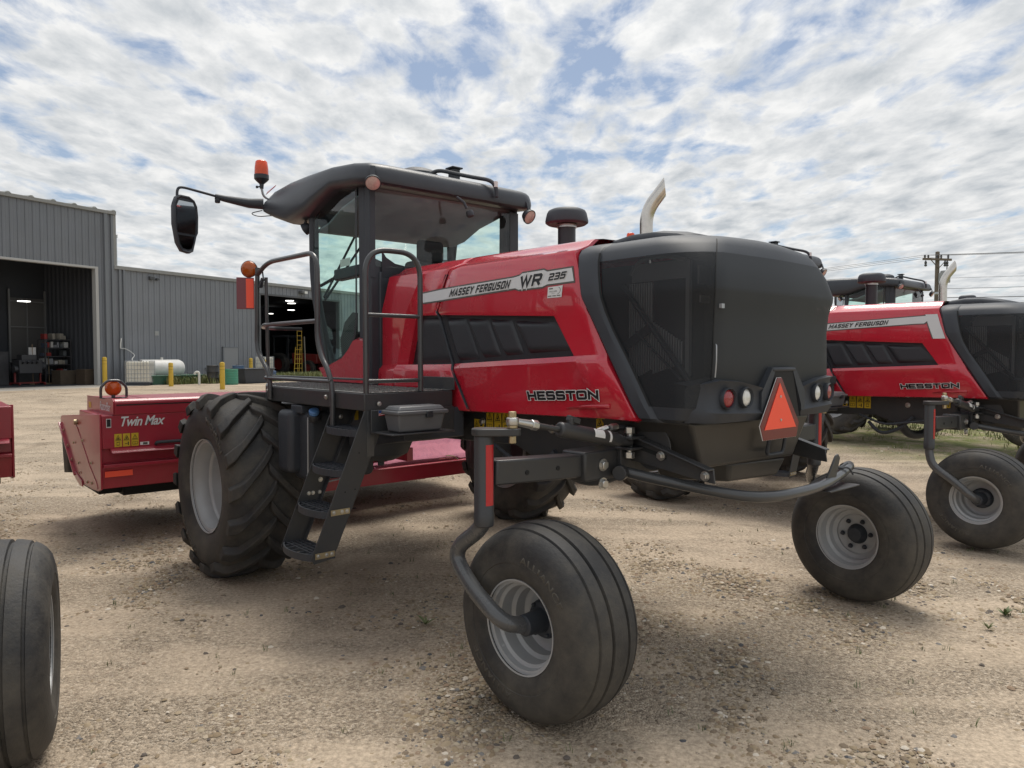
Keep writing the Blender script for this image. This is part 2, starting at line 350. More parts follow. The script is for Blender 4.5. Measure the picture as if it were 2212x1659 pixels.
# square block lettering built from strokes; fn(u, v, lift) maps the unit box of the whole word onto a surface
GLY = {
 'M': (1.38, [[(0, 0), (0, 1), (.5, .28), (1, 1), (1, 0)]]), 'A': (1.0, [[(0, 0), (.5, 1), (1, 0)], [(.2, .28), (.8, .28)]]), 'S': (.95, [[(1, .93), (.9, 1), (.08, 1), (0, .92), (0, .58), (.08, .5), (.92, .5), (1, .42), (1, .08), (.92, 0), (.08, 0), (0, .07)]]),
 'E': (.88, [[(1, 1), (0, 1), (0, 0), (1, 0)], [(0, .5), (.9, .5)]]), 'Y': (1.0, [[(0, 1), (.5, .46), (1, 1)], [(.5, .46), (.5, 0)]]), 'F': (.85, [[(1, 1), (0, 1), (0, 0)], [(0, .5), (.88, .5)]]),
 'R': (.98, [[(0, 0), (0, 1), (.88, 1), (1, .9), (1, .56), (.88, .46), (0, .46)], [(.55, .46), (1, 0)]]), 'G': (1.0, [[(1, .80), (1, .9), (.9, 1), (.1, 1), (0, .9), (0, .1), (.1, 0), (.9, 0), (1, .1), (1, .42), (.58, .42)]]),
 'U': (1.0, [[(0, 1), (0, .1), (.1, 0), (.9, 0), (1, .1), (1, 1)]]), 'O': (1.05, [[(.1, 0), (.9, 0), (1, .1), (1, .9), (.9, 1), (.1, 1), (0, .9), (0, .1), (.1, 0), (.2, 0)]]), 'N': (1.02, [[(0, 0), (0, 1), (1, 0), (1, 1)]]),
 'W': (1.35, [[(0, 1), (.25, 0), (.5, .95), (.75, 0), (1, 1)]]), 'H': (1.0, [[(0, 0), (0, 1)], [(1, 0), (1, 1)], [(0, .5), (1, .5)]]), 'T': (.95, [[(0, 1), (1, 1)], [(.5, 1), (.5, 0)]]),
 '2': (.9, [[(0, 1), (.9, 1), (1, .9), (1, .6), (.9, .5), (.1, .5), (0, .4), (0, 0), (1, 0)]]), '3': (.9, [[(0, 1), (.9, 1), (1, .9), (1, .1), (.9, 0), (0, 0)], [(.15, .5), (1, .5)]]), '5': (.9, [[(1, 1), (.06, 1), (0, .54), (.88, .58), (1, .46), (1, .1), (.9, 0), (0, 0), (-.02, .12)]])}
def block_text(mb, body, fn, thick, grow=0.0, shear=0.0, lift=0.0, gap=.42, hw=.62, space=.6):
    # thick: stroke width as a share of cap height; hw: letter width as a share of cap height
    x = 0.0; items = []
    for ch in body:
        if ch == ' ': x += space * hw; continue
        wd, st = GLY[ch]; wd = wd * hw; items.append((x, wd, st)); x += wd + thick + gap * thick
    tot = x - gap * thick; h0 = thick / 2
    for ox, wd, st in items:
        for pl in st:
            P = [Vector((ox + h0 + a * wd, h0 + b * (1 - thick))) for a, b in pl]; n = len(P); Lf = []; Rt = []; t = thick / 2 + grow
            for i in range(n):
                d1 = (P[i] - P[i - 1]).normalized() if i > 0 else None; d2 = (P[i + 1] - P[i]).normalized() if i < n - 1 else None
                d1 = d1 or d2; d2 = d2 or d1; n1 = Vector((-d1.y, d1.x)); n2 = Vector((-d2.y, d2.x)); mt = (n1 + n2)
                mt = mt.normalized() if mt.length > 1e-4 else n1; k = min(2.2, 1 / max(.35, mt.dot(n1))); p = P[i].copy()
                if i == 0: p = p - d2 * t * (1.0 if d2.x ** 2 > .98 or d2.y ** 2 > .98 else .6)
                if i == n - 1: p = p + d1 * t * (1.0 if d1.x ** 2 > .98 or d1.y ** 2 > .98 else .6)
                Lf.append(p + mt * t * k); Rt.append(p - mt * t * k)
            vs = [fn((q.x + shear * q.y) / (tot + shear), q.y, lift) for q in Lf + Rt]
            mb.add(vs, [(i, i + 1, n + i + 1, n + i) for i in range(n - 1)])
# ================================================================== the windrower (machine frame: x forward, y left, z up)
M1_YAW = 40.89
def mrot(yaw): return R(yaw + 90)
W1 = thing('windrower', 'red self-propelled windrower in front, ladder and toolbox on its side, orange slow-vehicle triangle behind', 'windrower', (-1.1025, 7.1789, -.010), mrot(M1_YAW), 'red windrowers parked side by side')
def mir(mb):
    o = MB(); o.v = [(x, -y, z) for x, y, z in mb.v]; o.f = [f[::-1] for f in mb.f]; return o

# ---- wheels
def drive_tyre():
    mb = MB(); Rr = .722
    prof = [(.352, .215), (.375, .250), (.42, .285), (.50, .302), (.57, .305), (.632, .294), (.670, .268), (.698, .225), (.710, .12), (.714, 0)]
    prof = prof + [(r, -h) for r, h in prof[-2::-1]]
    mb.lathe(prof, (0, 0, 0), (0, 1, 0), 96, caps=False)
    return mb
def lug_mesh():
    mb = MB(); n = 16
    base = lambda y: np.interp(abs(y), [0, .12, .2, .25, .285, .302, .306], [.714, .710, .700, .685, .66, .62, .57])
    for sgn in (1, -1):
        for i in range(n):
            th0 = 2 * math.pi * (i + (0 if sgn > 0 else .5)) / n; vs = []; fs = []; K = 9
            for k in range(K):
                t = k / (K - 1)
                y = -.025 + .318 * t ** .92; th = th0 + .47 * t ** 0.80
                rb = base(y) - .012; top = np.interp(t, [0, .1, .75, .9, 1], [.748, .758, .756, .740, .695])
                if t >= 1: y = .314
                wb = .155 if t < .86 else .185; wt = .092 if t < .86 else .125
                yt = y + (.006 if t > .85 else 0)
                for dth, r, yy in ((-wb / 2, rb, y), (-wt / 2, top, yt), (wt / 2, top, yt), (wb / 2, rb, y)):
                    a = th + dth; vs.append((r * math.cos(a), sgn * yy, r * math.sin(a)))
            for k in range(K - 1):
                for q in range(4):
                    q2 = (q + 1) % 4; f = (k * 4 + q, k * 4 + q2, k * 4 + 4 + q2, k * 4 + 4 + q); fs.append(f if sgn > 0 else f[::-1])
            fs.append((0, 1, 2, 3) if sgn < 0 else (3, 2, 1, 0)); e = (K - 1) * 4; fs.append((e, e + 1, e + 2, e + 3) if sgn > 0 else (e + 3, e + 2, e + 1, e))
            mb.add(vs, fs)
    return mb
def drive_rim():
    mb = MB()
    mb.lathe([(.375, .268), (.384, .272), (.380, .252), (.352, .246), (.346, .21), (.338, .195), (.334, .13), (.322, .118), (.318, .105), (.318, .02), (.308, .008), (.304, -.02), (.298, -.06), (.262, -.085), (.245, -.09), (.10, -.075), (.0, -.072)], (0, 0, 0), (0, 1, 0), 72, caps=False)
    mb.lathe([(.375, -.268), (.384, -.272), (.380, -.252), (.352, -.246), (.338, -.195), (.332, -.10), (.30, -.09)], (0, 0, 0), (0, 1, 0), 72, caps=False)
    for k in range(10):
        a = 2 * math.pi * k / 10; mb.hexbolt((.165 * math.cos(a), -.078, .165 * math.sin(a)), (0, 1, 0), .018, .03)
    return mb
tyre_ink = pmat('tyre_lettering_rubber', (.085, .078, .066), .7)
def sidewall_text(parent, body, rin, rout, y, a0, a1, flip=False):
    mb = MB(); sg = -1 if flip else 1
    def fn(u, v, l):
        a = R(a0 + (a1 - a0) * u); r = rin + (rout - rin) * v; return (-math.sin(a) * r * sg, sg * (y + l), math.cos(a) * r)
    text_to(mb, body, fn, .02, 0, 1.05, .0)
    mb.build('tyre_lettering', tyre_ink, parent, solid=.005)
def make_drive_wheel(parent, y, flip, rot):
    rim = drive_rim()
    if flip: rim = mir(rim)
    w_ = rim.build('drive_wheel', rim_m, parent, smooth=40); w_.location = (0, y, .748)
    w_.rotation_euler = (0, rot, 0)
    t = drive_tyre().build('tyre', rubber, w_, smooth=50)
    l = lug_mesh().build('tread_lugs', rubber2, w_, bevel=.007, smooth=40)
    sidewall_text(w_, 'MICHELIN', .545, .595, .3075, 20, 62, flip); sidewall_text(w_, 'MICHELIN', .545, .595, .3075, 200, 242, flip)
    h = MB().lathe([(.13, -.08), (.13, -.02), (.11, .0), (.06, .01), (0, .012)], (0, 0, 0), (0, 1 if not flip else -1, 0), 28).build('hub', steel, w_)
    return w_
make_drive_wheel(W1, 1.582, False, .1)
make_drive_wheel(W1, -1.582, True, .4)

def caster_tyre():
    half = [(.222, .150), (.236, .185), (.262, .200), (.30, .208), (.315, .2065), (.318, .210), (.365, .208), (.41, .196), (.440, .176), (.458, .155), (.468, .138), (.4625, .134), (.4625, .126), (.474, .122), (.484, .085), (.4865, .066), (.474, .062), (.474, .050), (.489, .046), (.493, .0)]
    prof = half + [(r, -h) for r, h in half[-2::-1]]
    return MB().lathe(prof, (0, 0, 0), (0, 1, 0), 96, caps=False)
def caster_rim():
    mb = MB()      # the disc sits off-centre: deep on the outer (+y) side
    mb.lathe([(.226, .186), (.234, .188), (.232, .172), (.212, .166), (.208, .135), (.192, .125), (.188, .06), (.170, .045), (.168, -.015), (.150, -.03), (.135, -.03), (.085, -.02), (0, -.02)], (0, 0, 0), (0, 1, 0), 64, caps=False)
    mb.lathe([(.226, -.186), (.234, -.188), (.232, -.172), (.212, -.166), (.205, -.10), (.186, -.085), (.180, -.045), (.150, -.034)], (0, 0, 0), (0, 1, 0), 64, caps=False)
    mb.tube([(.19, .14, -.09), (.20, .165, -.10)], .008, 8)
    return mb
def make_caster_wheel(parent, c, yaw, flip):
    rim = caster_rim()
    if flip: rim = mir(rim)
    w_ = rim.build('caster_wheel', rim_m, parent, smooth=40); w_.location = c; w_.rotation_euler = (0, .3, yaw)
    w_.rotation_mode = 'ZYX' if False else 'XYZ'
    caster_tyre().build('tyre', rubber, w_, smooth=28)
    sidewall_text(w_, 'ALLIANCE', .325, .362, .2095, 22, 78, flip); sidewall_text(w_, 'ALLIANCE', .325, .362, .2095, 202, 258, flip)
    s = -1 if flip else 1; h = MB()
    h.lathe([(.098, -.018), (.098, .012), (.086, .03), (.062, .036), (.055, .10), (.052, .155), (.038, .16), (0, .16)], (0, 0, 0), (0, s, 0), 28)
    h.lathe([(.075, .02), (.070, .035), (.058, .06), (.05, .075), (0, .078)], (0, 0, 0), (0, -s, 0), 28)
    for k in range(6):
        a = 2 * math.pi * k / 6 + .2
        h.hexbolt((.105 * math.cos(a), -s * .034, .105 * math.sin(a)), (0, -s, 0), .013, .02)
        h.hexbolt((.082 * math.cos(a), s * .012, .082 * math.sin(a)), (0, s, 0), .011, .03)
    h.build('hub', blk, w_, bevel=.003)
    return w_
PL = (-3.32, 1.60); PR = (-3.40, -1.60)
cwL = make_caster_wheel(W1, (-3.491, 1.341, .488), R(2.1), False)
cwR = make_caster_wheel(W1, (-3.73, -1.653, .488), R(-2.8), True)
armL = MB().tube([(-3.32, 1.60, 1.06), (-3.32, 1.60, .965), (-3.08, 1.615, .80), (-3.22, 1.625, .665), (-3.46, 1.60, .515), (-3.495, 1.48, .486), (-3.491, 1.40, .488)], .041, 18, rad=.12, n=8)
armL_o = armL.build('caster_arm', arm_m, W1, org=(PL[0], PL[1], 0))
armR = MB().tube([(PR[0], PR[1], 1.06), (PR[0], PR[1], .965), (-3.26, -1.80, .82), (-3.45, -1.90, .66), (-3.68, -1.92, .51), (-3.73, -1.82, .488), (-3.73, -1.72, .488)], .041, 18, rad=.12, n=8)
armR_o = armR.build('caster_arm', arm_m, W1, org=(PR[0], PR[1], 0))

# ---- rear axle, kingposts, steering
ax = MB(); ax.bb(-3.40, -3.22, -.96, .96, 1.12, 1.285); ax.build('axle_beam', steel, W1, bevel=.012)
for s in (1, -1):
    px_ = PL[0] if s > 0 else PR[0]
    e = MB(); x0 = -3.315
    e.bar((x0, s * .93, 1.205), (x0 if s > 0 else px_ + .02, s * 1.56, 1.232), .115, .125)
    e.build('axle_extension', steel, W1, bevel=.010)
    for yy in (1.14, 1.36): MB().lathe([(.013, 0), (.013, .003)], (x0 - .0582, s * yy, 1.215), (-1, 0, 0), 14).build('bolt_hole', dark, W1)
    k = MB(); k.lathe([(.044, .965), (.050, .972), (.052, 1.03), (.0495, 1.035), (.0495, 1.412), (.046, 1.42)], (px_, s * 1.60, 0), (0, 0, 1), 28)
    kp = k.build('kingpost', steel, W1, bevel=.004)
    rf = MB(); rr_ = .0510; G = []
    for z in (1.075, 1.375): G.append([(px_ + rr_ * math.cos(a), s * 1.60 + rr_ * math.sin(a), z) for a in np.linspace(R(152), R(206), 8)])
    rf.grid(G); rf.build('reflector_strip', refl_red, kp)
    # steering arm: rounded plate from the kingpost to the ball joint
    A = Vector((px_, s * 1.60, 1.425)); B = Vector((-3.42, s * 1.50, 1.425)) if s > 0 else Vector((-3.52, s * 1.50, 1.425))
    d = (B - A).normalized(); n_ = Vector((-d.y, d.x, 0)); pl = []
    for c_, r_, a0 in ((B, .042, -90), (A, .062, 90)):
        for q in range(9):
            a = R(a0 + 180 * q / 8); pl.append(c_ + d * (r_ * math.cos(a)) + n_ * (r_ * math.sin(a)))
    sa = MB().prism([(p.x, p.y, 1.418) for p in pl], (0, 0, .036)); sa.build('steering_arm', steel, W1, bevel=.005)
    b = MB(); b.cyl((B.x, B.y, 1.454), (B.x, B.y, 1.472), .026, 20); b.cyl((B.x, B.y, 1.38), (B.x, B.y, 1.418), .02, 6); b.cyl((B.x, B.y, 1.507), (B.x, B.y, 1.537), .021, 6); b.cyl((B.x, B.y, 1.39), (B.x, B.y, 1.51), .016, 16)
    b.build('ball_joint', yzinc, W1, bevel=.003)
    # cylinder
    P0 = Vector((B.x, B.y, 1.489)); P1 = Vector((-3.46, s * .66, 1.325)); D = (P1 - P0)
    re_ = MB(); re_.lathe([(.030, -.019), (.033, 0), (.030, .019)], P0, (0, 0, 1), 20); re_.cyl(P0 + D * .02, P0 + D * .14, .018, 16, .022); re_.cyl(P0 + D * .14, P0 + D * .19, .027, 6)
    re_.build('rod_end', zinc, W1, bevel=.004)
    cyl_ = MB(); cyl_.cyl(P0 + D * .19, P0 + D * .40, .015, 18); cyl_.lathe([(.032, 0), (.041, .010), (.041, D.length * .50), (.037, D.length * .52), (.034, D.length * .54)], P0 + D * .36, D, 28)
    cyl_.cyl(P0 + D * .9, P0 + D * 1.0, .03, 14); cyl_.cyl(P0 + D * .46 + V(0, 0, .03), P0 + D * .46 + V(0, 0, .072), .02, 12); cyl_.bar(P0 + D * .44 + V(0, 0, .070), P0 + D * .53 + V(-.0, 0, .060), .03, .03)
    cy_o = cyl_.build('steering_cylinder', steel, W1, bevel=.003)
    st = MB(); Dn = D.normalized(); side = Vector((-1, 0, 0)); up = side.cross(Dn) * (-s)
    def ringpatch(mb, c0, c1, r, a0, a1):
        G = []; e1 = side - Dn * side.dot(Dn); e1.normalize(); e2 = Dn.cross(e1)
        if e2.z < 0: e2 = -e2
        for c_ in (c0, c1): G.append([c_ + (e1 * math.cos(a) + e2 * math.sin(a)) * r for a in np.linspace(a0, a1, 8)])
        mb.grid(G)
    ringpatch(st, P0 + D * .63, P0 + D * .72, .0418, -.15, 1.1); ringpatch(st, P0 + D * .765, P0 + D * .785, .0418, -.5, 1.3)
    st.build('barcode_label', white, cy_o)
    cb = MB(); cb.cyl(P1 + V(0, 0, -.075), P1 + V(0, 0, .07), .017, 12); cb.cyl(P1 + V(0, 0, .05), P1 + V(0, 0, .085), .03, 6); cb.cyl(P1 + V(0, 0, -.09), P1 + V(0, 0, -.055), .03, 6)
    cb.build('clevis_bolt', zinc, W1, bevel=.002)
    br = MB(); br.bb(-3.52, -3.40, s * .60, s * .72, 1.285, 1.30); br.bb(-3.52, -3.40, s * .60, s * .72, 1.345, 1.36); br.bb(-3.43, -3.40, s * .58, s * .70, 1.13, 1.36); br.build('clevis_bracket', steel, W1, bevel=.004)
    ho = MB(); ho.tube([(-3.40, s * .86, 1.40), (-3.44, s * .78, 1.42), (-3.42, s * .60, 1.40), (-3.2, s * .45, 1.34)], .012, 8, rad=.08); ho.build('hydraulic_hose', blk, W1)
    hf = MB(); hf.cyl((-3.40, s * .92, 1.385), (-3.435, s * .82, 1.415), .016, 8); hf.cyl((-3.438, s * .80, 1.415), (-3.43, s * .74, 1.415), .02, 6); hf.build('hose_fitting', zinc, W1)
    bolts([((-3.402, s * yy, zz), (-1, 0, 0), .026, .022) for (yy, zz) in ((.82, 1.205), (.60, 1.22), (.82, 1.10))], 'axle_bolt', zinc, W1)
    # slotted arm down to the rear bumper tube
    ya = s * .60; aP = [(-3.30, 1.36), (-3.36, 1.385), (-3.46, 1.365), (-3.975, 1.225), (-3.985, 1.15), (-3.90, 1.155), (-3.52, 1.205), (-3.34, 1.22), (-3.28, 1.30)]
    pa = MB().prism([(x, ya, z) for x, z in aP], (0, s * .012, 0)); pa.bar((-3.44, ya + s * .028, 1.367), (-3.975, ya + s * .028, 1.222), .056, .010)
    pa.lathe([(.13, 0), (.13, .01)], (-3.56, ya - s * .02, 1.30), (0, s, 0), 28)
    pa_o = pa.build('lift_arm', steel, W1, bevel=.003)
    sl = MB().bar((-3.345, ya + s * .0132, 1.325), (-3.68, ya + s * .0132, 1.255), .002, .022, (0, 0, 1)); sl.build('slot', dark, pa_o)
    bolts([((-3.645, ya + s * .014, 1.262), (0, s, 0), .020, .02), ((-3.93, ya + s * .014, 1.185), (0, s, 0), .020, .02)], 'bolt', zinc, pa_o)
bow = MB().tube([(-3.44, .69, 1.16), (-3.60, .62, 1.13), (-4.00, .40, 1.06), (-4.10, .18, 1.045), (-4.10, -.30, 1.045), (-4.02, -.74, 1.07), (-3.98, -.90, 1.085)], .030, 16, rad=.22, n=10)
bow.build('bumper_tube', rail_m, W1)
MB().lathe([(.042, 0), (.042, .05)], (-3.45, .71, 1.158), (-.3, .9, 0), 20).build('tube_end_cap', steel, W1, bevel=.004); bw = MB(); bw.lathe([(.034, 0), (.034, .09), (.03, .1)], (-3.975, -.86, 1.085), (.1, -1, .05), 18); bw.build('tube_end_cap', steel, W1, bevel=.004)
tb = MB().prism([(-4.085, -.40, 1.07), (-4.085, -.52, 1.07), (-4.085, -.57, 1.19), (-4.085, -.545, 1.215), (-4.085, -.515, 1.205)], (.014, 0, 0)); tb.bb(-4.13, -3.98, -.74, -.36, 1.004, 1.014); tb.build('tow_bracket', steel, W1, bevel=.004)
cb = MB(); cb.tube([(-4.04, -.55, 1.10), (-4.03, -.62, 1.13), (-4.02, -.70, 1.105), (-4.01, -.82, 1.125)], .009, 8, rad=.05); cb.tube([(-4.02, -.70, 1.105), (-4.05, -.76, 1.11), (-4.06, -.80, 1.06)], .006, 8, rad=.03); cb.build('lamp_cable', blk, W1)

# ---- chassis
ch = MB()
for s in (1, -1):
    ch.prism([(.9, s * .55, 1.44), (-3.50, s * .55, 1.44), (-3.50, s * .55, 1.30), (-3.2, s * .55, 1.12), (-2.55, s * .55, 1.13), (-2.35, s * .55, 1.20), (-.2, s * .55, 1.13), (.2, s * .55, .95), (.9, s * .55, .95)], (0, -s * .08, 0))
ch.bb(-3.3, -3.1, -.48, .48, 1.15, 1.40); ch.bb(.3, .5, -.48, .48, 1.0, 1.3); ch.bb(-2.9, -.3, -.46, .46, 1.22, 1.42)
ch.bb(-.20, .20, 1.02, 1.27, .58, 1.40); ch.bb(-.20, .20, -1.27, -1.02, .58, 1.40); ch.bb(-.2, .2, -1.1, 1.1, 1.24, 1.40)
ch.build('chassis_frame', steel, W1, bevel=.008)
bowl = MB(); bowl.lathe([(.0, 1.02), (.10, 1.03), (.20, 1.08), (.235, 1.16), (.235, 1.45)], (-1.33, 1.0, 0), (0, 0, 1), 32); bowl.cyl((-1.33, 1.0, .985), (-1.33, 1.0, 1.03), .025, 10)
bowl.bb(-1.85, -1.0, .62, 1.3, 1.30, 1.46); bowl.prism([(-1.97, 1.2, 1.45), (-1.97, 1.2, 1.24), (-1.6, 1.2, 1.18), (-1.5, 1.2, 1.45)], (0, -.5, 0)); bowl.build('underbody_tank', blk, W1, bevel=.006)
pipes = MB(); pipes.tube([(-2.3, .60, 1.12), (-2.45, .64, .98), (-2.65, .62, 1.05), (-2.8, .60, 1.2)], .02, 10, rad=.1)
pipes.tube([(-2.2, .62, 1.2), (-2.5, .66, 1.10), (-3.0, .62, 1.18)], .014, 8, rad=.1); pipes.tube([(-2.55, .4, 1.15), (-2.6, .1, .9), (-2.9, -.3, 1.1)], .05, 12, rad=.2); pipes.build('hydraulic_pipework', blk, W1)
bolts([((x, .551, 1.335), (0, 1, 0), .022, .02) for x in (-2.72, -2.0)], 'frame_bolt', zinc, W1)
# rear lower housing
hs = MB()
b4 = [(-3.30, -.40, 1.13), (-3.30, .56, 1.13), (-3.86, .40, 1.13), (-3.86, -.30, 1.13)]
t4 = [(-3.2, -.62, 1.455), (-3.2, .62, 1.455), (-3.82, .62, 1.455), (-3.90, -.45, 1.455)]
hs.hexa([(-3.25, -.50, 1.20), (-3.25, .50, 1.20), (-3.80, .46, 1.19), (-3.86, -.42, 1.19)], [(-3.2, -.58, 1.455), (-3.2, .64, 1.455), (-3.84, .62, 1.455), (-3.92, -.50, 1.455)])
hs.hexa([(-3.4, -.36, 1.07), (-3.4, .30, 1.07), (-3.74, .10, 1.07), (-3.80, -.34, 1.07)], [(-3.4, -.38, 1.19), (-3.4, .40, 1.19), (-3.76, .12, 1.188), (-3.84, -.38, 1.188)])
hs_o = hs.build('rear_housing', pmat('housing_plastic', (0.040, 0.039, 0.038), 0.32, bump=.03, dirt=.4, dirtcol=(.06, .055, .045)), W1, bevel=.02, seg=3)
hr = MB().tube([(-3.925, -.03, 1.36), (-3.905, -.03, 1.235), (-3.905, -.21, 1.235), (-3.925, -.21, 1.36)], .011, 8, rad=.03); hr.build('recess_rim', blk, hs_o)

# ---- engine hood
FRONT = ([1.40, 1.5, 1.56, 1.99, 2.5, 2.53, 2.57], [-.81, -.81, -.81, -.81, -.945, -.95, -.96])
RIB = ([1.40, 1.56, 1.72, 1.80, 2.13, 2.37, 2.52, 2.57], [-1.06, -1.09, -1.12, -1.13, -1.25, -1.42, -1.45, -1.47])
RIB2 = ([1.40, 1.56, 1.72, 1.80, 2.13, 2.37, 2.52, 2.57], [-1.14, -1.17, -1.19, -1.20, -1.33, -1.50, -1.53, -1.55])
VENTL = ([1.40, 1.56, 1.73, 2.11, 2.37, 2.52, 2.57], [-1.30, -1.30, -1.305, -1.43, -1.58, -1.62, -1.64])
SEAM = ([1.41, 1.49, 1.75, 2.09, 2.16, 2.39, 2.49, 2.57], [-2.10, -2.06, -1.90, -1.74, -1.68, -1.79, -1.85, -1.90])
VENTR = ([1.40, 1.50, 1.81, 2.05, 2.4, 2.57], [-3.36, -3.28, -3.10, -2.93, -2.80, -2.72])
REAR = ([1.41, 1.48, 1.79, 2.0, 2.15, 2.42, 2.57], [-3.60, -3.57, -3.37, -3.24, -3.16, -3.08, -3.06])
ROWS = [  # z at x=-.85, -1.8, -3.3 ; y
    (1.42, 1.41, 1.445, .70), (1.43, 1.42, 1.455, .742), (1.45, 1.44, 1.475, .755), (1.60, 1.60, 1.62, .762), (1.685, 1.695, 1.765, .772), (1.705, 1.715, 1.785, .765),
    (1.735, 1.748, 1.818, .742), (2.13, 2.105, 2.035, .740), (2.155, 2.13, 2.075, .748), (2.43, 2.42, 2.42, .720), (2.452, 2.442, 2.437, .708), (2.468, 2.458, 2.45, .668), (2.49, 2.485, 2.475, .60), (2.515, 2.515, 2.505, .560), (2.53, 2.53, 2.52, .535), (2.54, 2.54, 2.53, .46), (2.55, 2.55, 2.54, 0.0)]
def zrow(r, x): return interp(-x, [.85, 1.8, 3.3], r[:3])
def ysurf(x, z):
    zs = [zrow(r, x) for r in ROWS[1:15]]; return float(np.interp(z, zs, [r[3] for r in ROWS[1:15]]))
def edge(E_, r):
    x = -2.0
    for _ in range(12): x = interp(zrow(r, x), *E_)
    return x
def hoodsurf(x, z, lift): return (x, ysurf(x, z) + lift, z)
def hood_patch(edges, nsub, rows, inset=None, skip=None):
    mb = MB(); idx = {}
    cols = []
    for i in range(len(edges) - 1):
        for k in range(nsub[i]): cols.append((i, k / nsub[i]))
    cols.append((len(edges) - 2, 1.0))
    G = []
    for j, r in enumerate(rows):
        E_ = [edge(e, r) for e in edges]; row = []
        for c, (i, t) in enumerate(cols):
            x = E_[i] * (1 - t) + E_[i + 1] * t; z = zrow(r, x); y = r[3]
            if inset: y += inset(i, t, j, z)
            row.append((x, y, z))
        G.append(row)
    vs = [p for row in G for p in row]; nc = len(cols); fs = []
    for j in range(len(rows) - 1):
        for c in range(nc - 1):
            i = cols[c][0]
            if skip and skip(i, j): continue
            fs.append((j * nc + c, j * nc + c + 1, (j + 1) * nc + c + 1, (j + 1) * nc + c))
    mb.add(vs, fs)
    # return flanges along the two ends, turning the skin inwards
    for c in (0, nc - 1):
        for lo_, hi_ in (((1, 7), (7, 15)) if (skip and skip(cols[min(c, nc - 2)][0], 6)) else ((1, 15),)):
            e = [G[j][c] for j in range(lo_, hi_)]; g2 = [(x, y - .035, z) for x, y, z in e]; mb.grid([e, g2], flip=(c == 0))
    if skip:                         # flange round the vent opening
        cs = [c for c in range(nc) if (c < nc - 1 and skip(cols[c][0], 6)) or (c > 0 and skip(cols[c - 1][0], 6))]
        lo = [G[6][c] for c in cs]; hi = [G[7][c] for c in cs]; loop = (lo[::-1] + hi) if skip(len(edges) - 2, 6) else (lo + hi[::-1])
        mb.grid([loop, [(x, y - .05, z) for x, y, z in loop]], flip=True)
    return mb
def rows_sub():
    o = []
    for a, b in zip(ROWS[:-1], ROWS[1:]): o.append(a)
    return o + [ROWS[-1]]
def front_inset(i, t, j, z):
    wgt = min(1, max(0, (j - 1) / 3.0)) * (1 if j <= 9 else max(0, (15 - j) / 6.0)) * (1 if j >= 1 else 0)
    if i >= 4: return (0.0 - .012 * t) * (1 if 1 <= j <= 15 else 0)
    d = {0: (-.045, -.035), 1: (-.035, .028), 2: (.028, 0.0), 3: (0.0, 0.0)}[i]
    return (d[0] * (1 - t) + d[1] * t) * wgt
def rear_inset(i, t, j, z):
    if not 1 <= j <= 15: return 0.0
    lowp = -.012 if 2 <= j <= 4 else 0.0
    if i == 0: return -.012 * (1 - t) + lowp * t
    if i == 1: return lowp
    if i == 2: return lowp * (1 - t)
    if i == 4: return -.008 * t
    return 0.0
